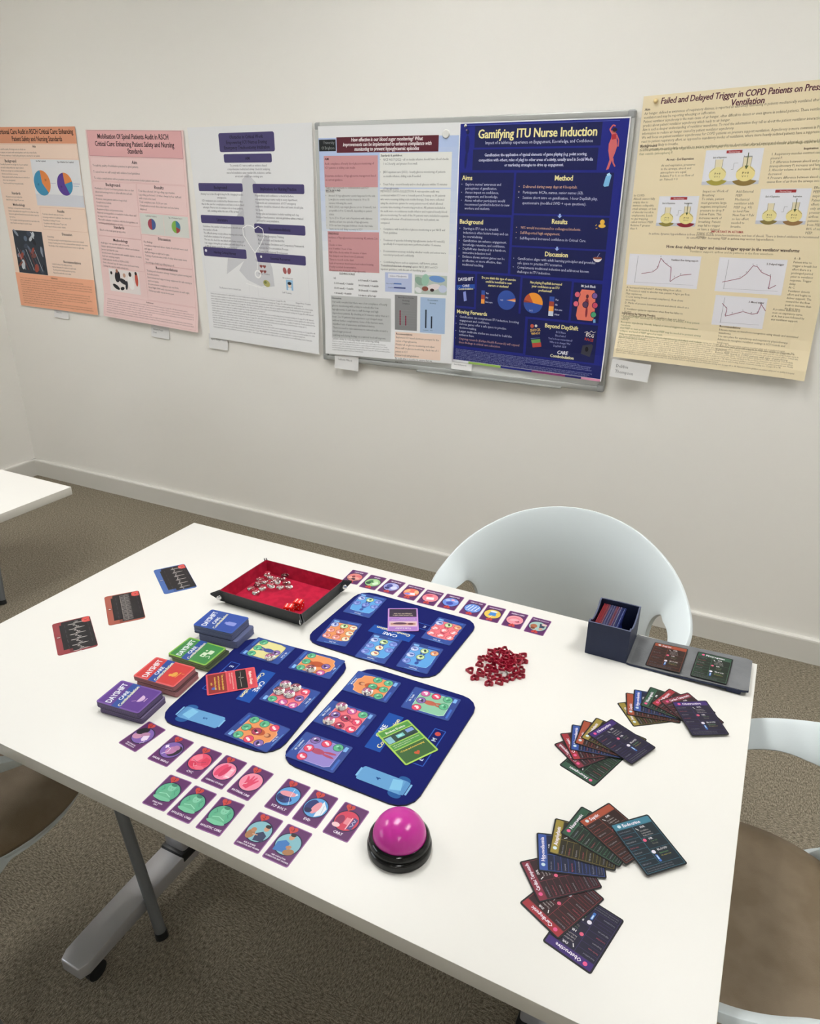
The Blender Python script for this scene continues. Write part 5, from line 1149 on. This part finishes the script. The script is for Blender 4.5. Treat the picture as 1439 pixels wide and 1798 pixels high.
p.text('Aims', 18, 184, 22, YL, 'l', True, .9, 0, 2); p.text('Background', 14, 330, 22, YL, 'l', True, .9, 0, 2); p.text('Method', 392, 184, 23, YL, 'c', True, .9, 0, 2); p.text('Results', 390, 320, 22, YL, 'c', True, .9, 0, 2); p.text('Discussion', 388, 427, 22, YL, 'c', True, .9, 0, 2)
p.para("Explore nurses' awareness and perceptions of gamification.\nAssess impact on confidence, engagement, and knowledge.\nAssess whether participants would recommend gamified induction to new workers and students.", 32, 202, 176, 12.5, WT, 1.06, bullet=True)
p.para('Starting in ITU can be stressful, induction is often lecture-heavy and can be overwhelming.\nGamification can enhance engagement, knowledge retention, and confidence.\nDayShift was developed as a hands-on, immersive induction tool.\nEvidence shows serious games can be as effective, or more effective, than traditional teaching.', 30, 350, 178, 12.5, WT, 1.12, bullet=True)
p.para('Delivered during away days at 4 hospitals.\n ', 250, 208, 290, 13, '#e0b49c', 1.2, bullet=True, maxl=1)
p.para('Participants: HCAs, nurses, senior nurses (63).\nSession: short intro on gamification, 1-hour DayShift play, questionnaire (modified SWD + open questions).', 250, 226, 298, 13, WT, 1.3, bullet=True)
p.para('98% would recommend to colleagues/students.\nSelf-Reported high engagement.', 250, 340, 290, 13, '#e0b49c', 1.3, bullet=True); p.para('Self-Reported increased confidence in Critical Care.', 250, 375, 290, 13, WT, bullet=True)
p.para('Gamification aligns with adult learning principles and provides safe space to practise ITU scenarios.\nComplements traditional induction and addresses known challenges in ITU induction.', 246, 444, 292, 13, WT, 1.15, bullet=True)
for y in (293, 399): p.rect(386, y-5, 392, y+2, '#9cb4ec'); p.poly([(381, y+1), (397, y+1), (389, y+9)], '#9cb4ec')
# figures, bottle, bell, bowl
p.ell(33, 30, 6, 8, '#12164a', 14); p.ell(33, 70, 8, 30, '#161b5c', 18); p.ell(30, 118, 5, 30, '#161b5c', 14, 4); p.circ(28, 24, 3, '#8c7c90', 10)
p.ell(545, 40, 6.5, 8, '#b46058', 14); p.ell(547, 36, 7.5, 6, '#241828', 14); p.poly([(538, 46), (554, 46), (556, 62), (560, 82), (556, 100), (548, 124), (540, 150), (532, 152), (540, 122), (533, 96), (532, 76), (538, 60)], '#d0696a'); p.poly([(538, 48), (554, 48), (554, 62), (540, 64)], '#b0303c')
p.line([(541, 49), (531, 34), (540, 22), (548, 25)], 4.2, '#d0696a'); p.line([(554, 50), (563, 66), (563, 84)], 4, '#d0696a'); p.line([(550, 118), (552, 130), (560, 142)], 4.5, '#d0696a')
p.poly([(534, 170), (548, 164), (552, 168), (546, 200), (532, 202), (528, 198)], '#7cb8e4'); p.poly([(536, 164), (545, 160), (548, 168), (538, 171)], '#a8d4f0')
p.ell(538, 322, 12, 6, '#e8b848', 16); p.circ(538, 310, 8, '#e8b848', 14); p.line([(516, 322), (520, 318)], 2, '#e8b848'); p.line([(518, 330), (523, 329)], 2, '#e8b848')
p.ell(534, 424, 15, 13, '#ece4e4', 18, 0, True, 0, 180); p.ell(534, 424, 15, 4, '#8c4c3c', 18); p.line([(532, 422), (540, 408)], 1.4, '#b0b4d8')
p.rect(10, 504, 84, 624, NB); p.rect(92, 502, 262, 640, NB); p.rect(270, 506, 452, 640, NB); p.rect(460, 508, 560, 640, NB)
p.text('DAYSHIFT', 47, 530, 17, '#e8eaf4', 'c', True, .82, -6, 2); p.poly([(10, 548), (84, 540), (84, 556), (10, 566)], '#244fa8'); p.text('CARE', 48, 552, 12, '#e8eaf4', 'c', True, 1, -5); p.text('Combobulation', 48, 563, 11.5, '#e8e4b8', 'c', True, .85, -5); p.poly([(38, 572), (48, 568), (54, 602), (42, 606)], '#8490d4')
for i, t_ in enumerate(('Do you think this type of exercise', 'could be beneficial to new', 'starters or students?')): p.text(t_, 178, 518+i*13, 12, YL, 'c', True, .82)
for i, t_ in enumerate(('Has playing DayShift increased', 'your confidence as an ITU', 'professional?')): p.text(t_, 358, 522+i*13, 12, YL, 'c', True, .82)
for i, c in enumerate(('#3452a4', '#a84838', '#f0a048')): p.rect(112, 560+i*16, 126, 576+i*16, c); p.text(('Yes', 'No', 'Not sure')[i], 130, 572+i*16, 9, WT, 'l', True, .85)
p.circ(213, 588, 35, '#3452a4', 40); p.ell(213, 588, 35, 35, '#e87848', 6, 0, True, -14, -5); p.ell(213, 588, 35, 35, '#f4c090', 6, 0, True, -5, 6); p.text('94%', 194, 592, 8, WT, 'c')
p.circ(316, 590, 36, '#3452a4', 40); p.ell(316, 590, 36, 36, '#f49c38', 22, 0, True, -120, 8); p.ell(316, 590, 36, 36, '#c05838', 10, 0, True, -165, -120); p.ell(316, 590, 36, 36, '#8c3c3c', 6, 0, True, -180, -165); p.text('56%', 310, 620, 8, WT, 'c')
for i, c in enumerate(('#3452a4', '#a84838', '#f0a048', '#d4dcec')): p.rect(376, 562+i*17, 394, 579+i*17, c); p.text(('Yes', 'No', 'Not sure', 'Other')[i], 398, 575+i*17, 9, WT, 'l', True, .85)
p.text('Mr Jack Black', 512, 522, 12, '#eef0fa', 'c', True, .8); p.poly([(490, 530), (534, 530), (540, 542), (544, 620), (536, 634), (484, 634), (478, 620), (484, 542)], '#e87c68'); p.ell(512, 552, 5, 7, '#5c2c38', 12); p.ell(512, 576, 7, 18, '#8c3440', 14); p.ell(514, 606, 4, 18, '#8c3440', 12)
for x, y, c in ((476, 548, '#e06880'), (538, 548, '#7c5ca0'), (474, 580, '#e06880'), (508, 580, '#5c4060'), (542, 580, '#c84c68'), (540, 612, '#4ca478')): p.circ(x, y, 11, '#301840', 18); p.circ(x, y, 9, c, 16)
p.poly([(540, 628), (548, 626), (550, 638), (542, 640)], '#7cb0e0')
p.rect(10, 632, 300-10, 776, NB); p.rect(300, 648, 560, 780, NB)
p.text('Moving Forwards', 14, 652, 20, YL, 'l', True, .9, 0, 2); p.text('Beyond DayShift', 428, 672, 21, YL, 'c', True, .9, 0, 2)
p.para('Gamification can complement ITU induction, boosting engagement and confidence.\nSerious games offer a safe space to practise decision-making.\nLarger, multi-site studies are needed to build the evidence base.', 26, 668, 256, 12.5, WT, 1.1, bullet=True)
p.para('Ongoing research (Kirkan Health Research) will expand these findings in critical care education.', 26, 752, 258, 12.5, '#c49a9c', 1.1, bullet=True)
for i, t_ in enumerate(('ECG Race', 'Bleed who?', 'You\'ve been resuscitated!', 'Who is in charge? Me!', 'DayShift S.E.II')): p.text(t_, 428, 688+i*12.5, 10.5, '#aab0e0', 'c', False, .85)
p.text('CARE', 440, 762, 17, '#eef0fa', 'c', True, .95, 0, 2, .15); p.text('Combobulation', 440, 776, 15, '#ece8c0', 'c', True, .95, 0, 2)
p.circ(318, 672, 7, '#c85c48', 14); p.circ(333, 670, 5, '#d8d8d0', 12); p.text('SHOCK', 332, 690, 14, '#e8c068', 'c', True, .85, -10); p.text('WHO?', 334, 702, 13, '#e8c068', 'c', True, .9, -10)
p.poly([(318, 722), (352, 716), (358, 742), (326, 750)], '#6ca458'); p.poly([(322, 734), (356, 728), (359, 743), (326, 750)], '#b84840'); p.line([(316, 718), (350, 712)], 1.5, '#7484b8')
p.text('ECG', 534, 690, 17, '#f0ece0', 'c', True, .9, 6); p.text('RACE', 532, 704, 14, '#b8402c', 'c', True, .95, 6); p.line([(514, 676), (524, 672), (530, 678), (538, 668), (546, 674), (554, 670)], 1.5, '#e8e4e0')
p.poly([(512, 722), (544, 714), (550, 720), (542, 760), (508, 752)], '#3c3c48'); p.ell(528, 734, 6, 9, '#16161e', 14)
p.rect(6, 786, 588, 832, '#191f66')
refs(p, 14, 792, 545, 7, '#9298c8', 5.6, 8, .82)
p.rect(70, 833, 205, 841, '#9cc060'); p.rect(205, 833, 330, 841, '#1c2480'); p.rect(330, 833, 460, 841, '#8c3c74'); p.rect(460, 833, 520, 841, '#2c2870'); p.rect(520, 833, 590, 841, '#d890b0')
poster(p, 'poster', [(.173, 1.791), (.762, 1.790), (.765, .945), (.173, .957)], lambda u, v: .007+.003*math.sin(v*4)+.012*sm((v-.88)/.12)*u, .0145,
       'dark blue poster with a yellow title on the right half of the whiteboard', '#f2f2f6')
# magnet and pins holding the sheets
lathe('magnet', [(.002, 0), (.0125, 0), (.014, .002), (.014, .006), (.012, .008), (.002, .0085)], mat('white_magnet', '#dfe0dc', .35), None, 24, (.123, YW-.0195, 1.757), (PI/2, 0, 0))
tag(bpy.data.objects['magnet'], 'round white magnet holding the top corner of the blood sugar poster', 'magnet')
bm = bmesh.new(); bmesh.ops.create_uvsphere(bm, u_segments=16, v_segments=10, radius=.007); o = bm_obj('push_pin', bm, mat('amber_pin', '#f0d8a0', .3), None, (.829, YW-.008, 1.832), (0, 0, 0), smooth=True)
tag(o, 'small pale pin near the top left corner of the cream poster', 'pin')
bm = bmesh.new(); bmesh.ops.create_uvsphere(bm, u_segments=16, v_segments=10, radius=.006); o = bm_obj('push_pin', bm, m_chrome, None, (.198, YW-.025, 1.780), (0, 0, 0), smooth=True)
tag(o, 'tiny metal pin at the top left corner of the dark blue poster', 'pin')

# ---- cream poster at the right
p = PP(); p.rect(0, 0, 594, 841, '#ebdcba'); TK = '#6a5c48'; HD = '#5a2c3c'
p.text('Failed and Delayed Trigger in COPD Patients on Pressure Support', 318, 26, 25, HD, 'c', True, .80, 0, 2, .12); p.text('Ventilation', 300, 48, 25, HD, 'c', True, .85, 0, 2, .12)
p.text('Aim', 8, 42, 10, '#4c3c34', 'l', True)
p.para('Air hunger, defined as awareness of respiratory distress, is reported as extremely distressing in patients mechanically ventilated after a period of mechanical ventilation and may be reporting wheezing or suffocation.\nPatient ventilator asynchrony is the main cause of air hunger, often difficult to detect or even ignore in sedated patients. These ventilator waveforms can predict about patient ventilator asynchrony which leads to air hunger.\nAim is such a deeper understanding of ventilator waveforms. To read the information they tell us about the patient ventilator interactions, and use this information to reduce air hunger caused by patient ventilator asynchrony.\nWe will focus on patient ventilator asynchronies for COPD patients on pressure support ventilation. Asynchrony is more common in PS, as the ventilator must react to patient respiratory effort, as opposed to mandatory modes of ventilation, where more heavily sedated patients have a suppressed respiratory drive and therefore less likely to breathe.\nCOPD patients are particularly vulnerable to patient ventilator asynchrony due to their altered airway and alveolar physiology, explained below.', 8, 54, 580, 11.5, TK, 1.02, sx=.80)
p.text('Background', 6, 150, 11, '#4c3c34', 'l', True); p.para('In normal healthy breathing, flow of gas moves from a place of higher P to lower P. Flow of air into the alveoli occurs when the pressure in the alveolus is greater than outside (atmosphere) P.', 6, 162, 582, 11, '#7c7c54', 1.0, sx=.82)
def flask(x, y, s, fill, base, basew, arrow):
    p.poly([(x-11*s, y-44*s), (x+11*s, y-44*s), (x+10*s, y-18*s), (x-10*s, y-18*s)], '#e6dcbc'); p.ell(x, y, 25*s, 22*s, fill, 26)
    p.ell(x, y+12*s, basew*s, 20*s, base, 20, 0, True, 20, 160); p.ell(x, y, 23*s, 20*s, fill, 26)
    p.line([(x-11*s, y-44*s), (x-10*s, y-18*s), (x-24*s, y-6*s)], .8, '#6c5c40'); p.line([(x+11*s, y-44*s), (x+10*s, y-18*s), (x+24*s, y-6*s)], .8, '#6c5c40')
    p.text('P = 0', x, y, 8*s, '#4c4430', 'c', True); p.text('V = 1', x, y+9*s, 8*s, '#4c4430', 'c')
    if arrow: p.line([(x, y-56*s), (x, y-20*s)], 2.2*s, '#54603c'); p.poly([(x-5*s, y-22*s), (x+5*s, y-22*s), (x, y-12*s)], '#54603c')
def panel(x0, y0, x1, y1, s, b1, b2, w):
    p.rect(x0, y0, x1, y1, '#e6e7ee'); p.rect(x0, y1-10, x1, y1, '#c8cad4'); xm = (x0+x1)/2
    p.rect(xm-w/2, y0+3, xm+w/2, y0+11, '#a8383c'); p.text('Normal lungs', xm, y0+9.6, 7, '#f0dcdc', 'c', False, .85)
    p.text('End of Expiration', x0+(x1-x0)*.26, y0+24, 7, '#5c5c5c', 'c', True, .8); p.text('Inspiration', x0+(x1-x0)*.75, y0+24, 7, '#5c5c5c', 'c', True, .8)
    flask(x0+(x1-x0)*.26, y1-30*s, s, '#e8dc9c', b1, 32, False); flask(x0+(x1-x0)*.75, y1-30*s, s*1.08, '#ecdc98', b2, 34, True)
    p.line([(xm-2, y1-44*s), (xm+4, y1-44*s), (xm+4, y1-62*s), (xm+16*s, y1-62*s)], .6, '#6c6c6c')
panel(205, 168, 366, 268, .98, '#a89c48', '#8c7440', 44); panel(84, 300, 204, 392, .78, '#948848', '#8c2c38', 50); panel(376, 282, 512, 382, .80, '#8c7c48', '#96744c', 56)
p.text('At rest - End Expiration', 132, 193, 10, '#5a4438', 'c', True, .85); p.para('At end expiration, pressures in the airways, alveoli and atmosphere are equal. Relative P is 0, so no flow of air. Palveoli = 0', 78, 210, 104, 10, TK, 1.05)
p.text('Inspiration', 490, 178, 9, '#5a4438', 'c', True); p.para('1. Respiratory muscles contract causing a drop in pleural P.\n2. P difference between alveoli and pleura (transpulmonary P) increases and lungs expand.\n3. Alveolar volume is increased, alveolar pressure decreased.\n4. Pressure difference between alveoli and airways causes flow of air from the airways into the alveoli.', 388, 190, 200, 10, TK, 1.08)
p.para('In COPD:\nAlveoli cannot fully empty due to intrinsic collapsible small airways, or loss of alveolar recoil in emphysema. Leads to gas trapping, called intrinsic PEEP. Relative P greater than 0.', 4, 300, 76, 10, TK, 1.05)
p.para('Impact on Work of Breathing:\nTo inhale, patient must generate large negative intrapleural pressure to drop P below Patm. This increases work of breathing. Patient may fail to trigger or have a delayed trigger of the airway.', 212, 290, 76, 10.5, TK, 1.08)
p.para('Add External PEEP:\nMechanical ventilator adds PEEP (e.g. +5) to level Paw. New Paw = Palv so less effort needed to breathe.', 308, 292, 62, 10.5, TK, 1.08)
p.para('Effect of external PEEP on inspiration:\nPatient needs less effort to inhale, only small negative pressure to trigger airflow. COPD patients may gain from PEEP set to 80% of intrinsic PEEP.', 517, 284, 74, 10.5, TK, 1.08)
p.text('IMPORTANT IN ASTHMA', 300, 410, 10, '#b04848', 'c', True, .85); p.para('In asthma dynamic hyperinflation is from smooth muscle bronchoconstriction, not loss of alveoli. There is limited evidence to recommend its external PEEP. Increasing PEEP in asthma may worsen hyperinflation.', 60, 420, 500, 10, '#70584c', 1.0, 'c')
p.text('How does delayed trigger and missed trigger appear in the ventilator waveforms', 318, 461, 14, '#4c3430', 'c', True, .86); p.text('Ventilator support: airflow and its patterns in the flow waveform', 320, 472, 9.5, '#8c7c5c', 'c')
def chart(x0, y0, x1, y1, t_, P):
    p.rect(x0, y0, x1, y1, '#e9e8ef'); p.line([(x0+28, y0+6), (x0+26, y1-8)], .9, '#7c7c84'); p.line([(x0+26, y1-10), (x1-12, y1-12)], .6, '#9c9ca4')
    p.text(t_, x1-8, y0+17, 8, '#4c3c40', 'r', True, .85); p.line([(x0+a*(x1-x0), y0+b*(y1-y0)) for a, b in P], 1.7, '#8c3c5c')
    for a, b in P[1:-1]: p.text('abcdefgh'[int(a*8) % 8], x0+a*(x1-x0)-3, y0+b*(y1-y0)-3, 7, '#3c3c44')
chart(12, 484, 236, 588, 'Ventilator flow during support', [(.2, .62), (.36, .54), (.42, .42), (.45, .1), (.5, .22), (.55, .3), (.61, .38), (.62, .82), (.68, .7), (.76, .6), (.9, .55)])
chart(290, 484, 484, 590, '2. Delayed trigger', [(.1, .72), (.36, .58), (.44, .44), (.52, .2), (.58, .22), (.66, .38), (.8, .48), (.8, .84), (.9, .72)])
chart(296, 602, 448, 698, '3. Missed trigger', [(.15, .26), (.26, .42), (.25, .68), (.38, .6), (.58, .48), (.75, .54), (.86, .5), (.9, .2), (1.0, .4)])
p.para('A: Increased intrapleural P. Airway filling from effort.\nB: Pressure is equal to alveolar max, patient + lag in gas flow. Max expiratory.\nC: Low during breath (normal compliance). Flow slows exceeding.\nD: Marks of pressure between patient and alveoli, alveoli as a wave.\nE: Ventilator cycles to expiration when flow has fallen to 25-40%.\nF: A (delayed) effect are seen as ventilator does not deliver breath.', 14, 600, 214, 9.5, TK, 1.12)
p.para('A - B:\nPatient tries to trigger a breath but effort there is a prolonged period prior to ventilator response. Trigger delay.\nAt C:\nVentilator detects effort and begins to deliver support. The reward for the flow peak to increase than the first time.', 500, 482, 74, 9.5, TK, 1.12)
p.para('A positive deflection is seen on expiratory curve at A, but is not followed by any ventilator support.', 468, 636, 92, 9.5, TK, 1.1)
p.text('Implications for Nursing Practice', 8, 690, 10, '#5a4438', 'l', True, .85); p.para('Understand PEEP necessary for COPD or COPD in asthma, if they patient history.\nRecognise asynchrony. Identify delayed or missed triggers in the ventilator waveform.\nAdd PEEP to vent as needed. External PEEP may be needed to prevent airway collapse, and level of PEEP agreed as team.\nHelp to treat the patient. Review sedation, repositioning, secretion, and reduce patient respiratory anxiety.', 8, 701, 275, 9.5, '#7c8458', 1.08)
p.text('Recommendations', 322, 704, 10, '#5a4438', 'l', True, .85); p.para('Educate nurses on waveform recognition using visuals and annotated waveforms.\nUse care plans for asynchrony and respiratory physiotherapy.\nAdvance to recognise ventilator settings in ICU rounds and handovers.\nCollaborate with physiotherapists in daily care teams to improve PS in patients.\nReview PEEP trends in COPD patients with signs of asynchrony.', 322, 715, 236, 9.5, TK, 1.1)
refs(p, 8, 762, 560, 7.5, '#84745a', 6.3, 11, .82)
poster(p, 'poster', [(.790, 1.846), (1.392, 1.872), (1.407, 1.020), (.798, 1.040)], lambda u, v: .003+.002*(1-math.cos(v*5+u))+.034*sm((v-.86)/.14)*(1-.45*u)+.01*sm((u-.9)/.1)*v, .001,
       'cream poster on ventilation with flask drawings, right of the whiteboard', '#ebdcba')

# ---- name slips under the posters
def slip(x, z, w, h, lines, lab, gap=.001, tilt=0, sz=11, out=.004):
    p = Print(w, h, .1); p.rough = .6
    p.rect(0, 0, w, h, '#e6e6e6')
    for i, l in enumerate(lines): p.text(l, w*.12, h*.42+i*sz*1.25, sz, '#6c6c70', 'l', False, .95)
    V, F = [], []; N = 8
    f = lambda a, b, c: (a/1000-w/2000, -gap-out*(b/h)**2-c/1000, h/2000-b/1000)
    for s in (0, 1):
        for j in range(N+1): V += [f(0, h*j/N, -.03-.25*s), f(w, h*j/N, -.03-.25*s)]
    k = 2*(N+1)
    for j in range(N): F += [(2*j, 2*j+2, 2*j+3, 2*j+1), (k+2*j, k+2*j+1, k+2*j+3, k+2*j+2), (2*j, k+2*j, k+2*j+2, 2*j+2), (2*j+1, 2*j+3, k+2*j+3, k+2*j+1)]
    F += [(0, 1, k+1, k), (2*N, k+2*N, k+2*N+1, 2*N+1)]
    me = p.mesh('name_slip', f, (V, F, [0]*len(F), [ink('#e6e6e6', .6)]), tess=(1, 8))
    o = link('name_slip', me, None, (x+w/2000, YW, z-h/2000), (0, tilt, 0)); tag(o, lab, 'paper slip', 'name slips under the posters')
slip(-2.126, .995, 108, 42, ['Kathy Lee'], 'white paper slip below the orange poster', tilt=.04, sz=12)
slip(-1.445, .968, 116, 58, ['Ashanty Rajan', 'Devi'], 'white paper slip below the pale pink poster', tilt=.05, sz=12)
slip(-1.081, .958, 112, 68, ['Agnes Gurgel'], 'white paper slip at the lower left corner of the white poster', .0035, .02, 11)
slip(-.374, .935, 118, 62, ['Catherin Milord'], 'white paper slip on the lower frame below the blood sugar poster', .021, .02, 12)
slip(.176, .957, 86, 26, ['Lina Kirkpatrick'], 'small paper slip at the lower left corner of the dark blue poster', .031, .02, 9)
slip(.795, 1.028, 134, 62, ['Debbie', 'Thompson'], 'grey paper slip at the lower left corner of the cream poster', .036, .06, 16, .002)
# ================================================================== picture
sc.view_settings.view_transform = 'Standard'; sc.view_settings.look = 'None'
sc.view_settings.exposure = EXPO; sc.view_settings.gamma = 1; sc.view_settings.use_curve_mapping = False
sc.cycles.max_bounces = 10; sc.cycles.transmission_bounces = 10; sc.cycles.caustics_refractive = True; sc.cycles.caustics_reflective = False
try: sc.cycles.use_denoising = True
except Exception: pass
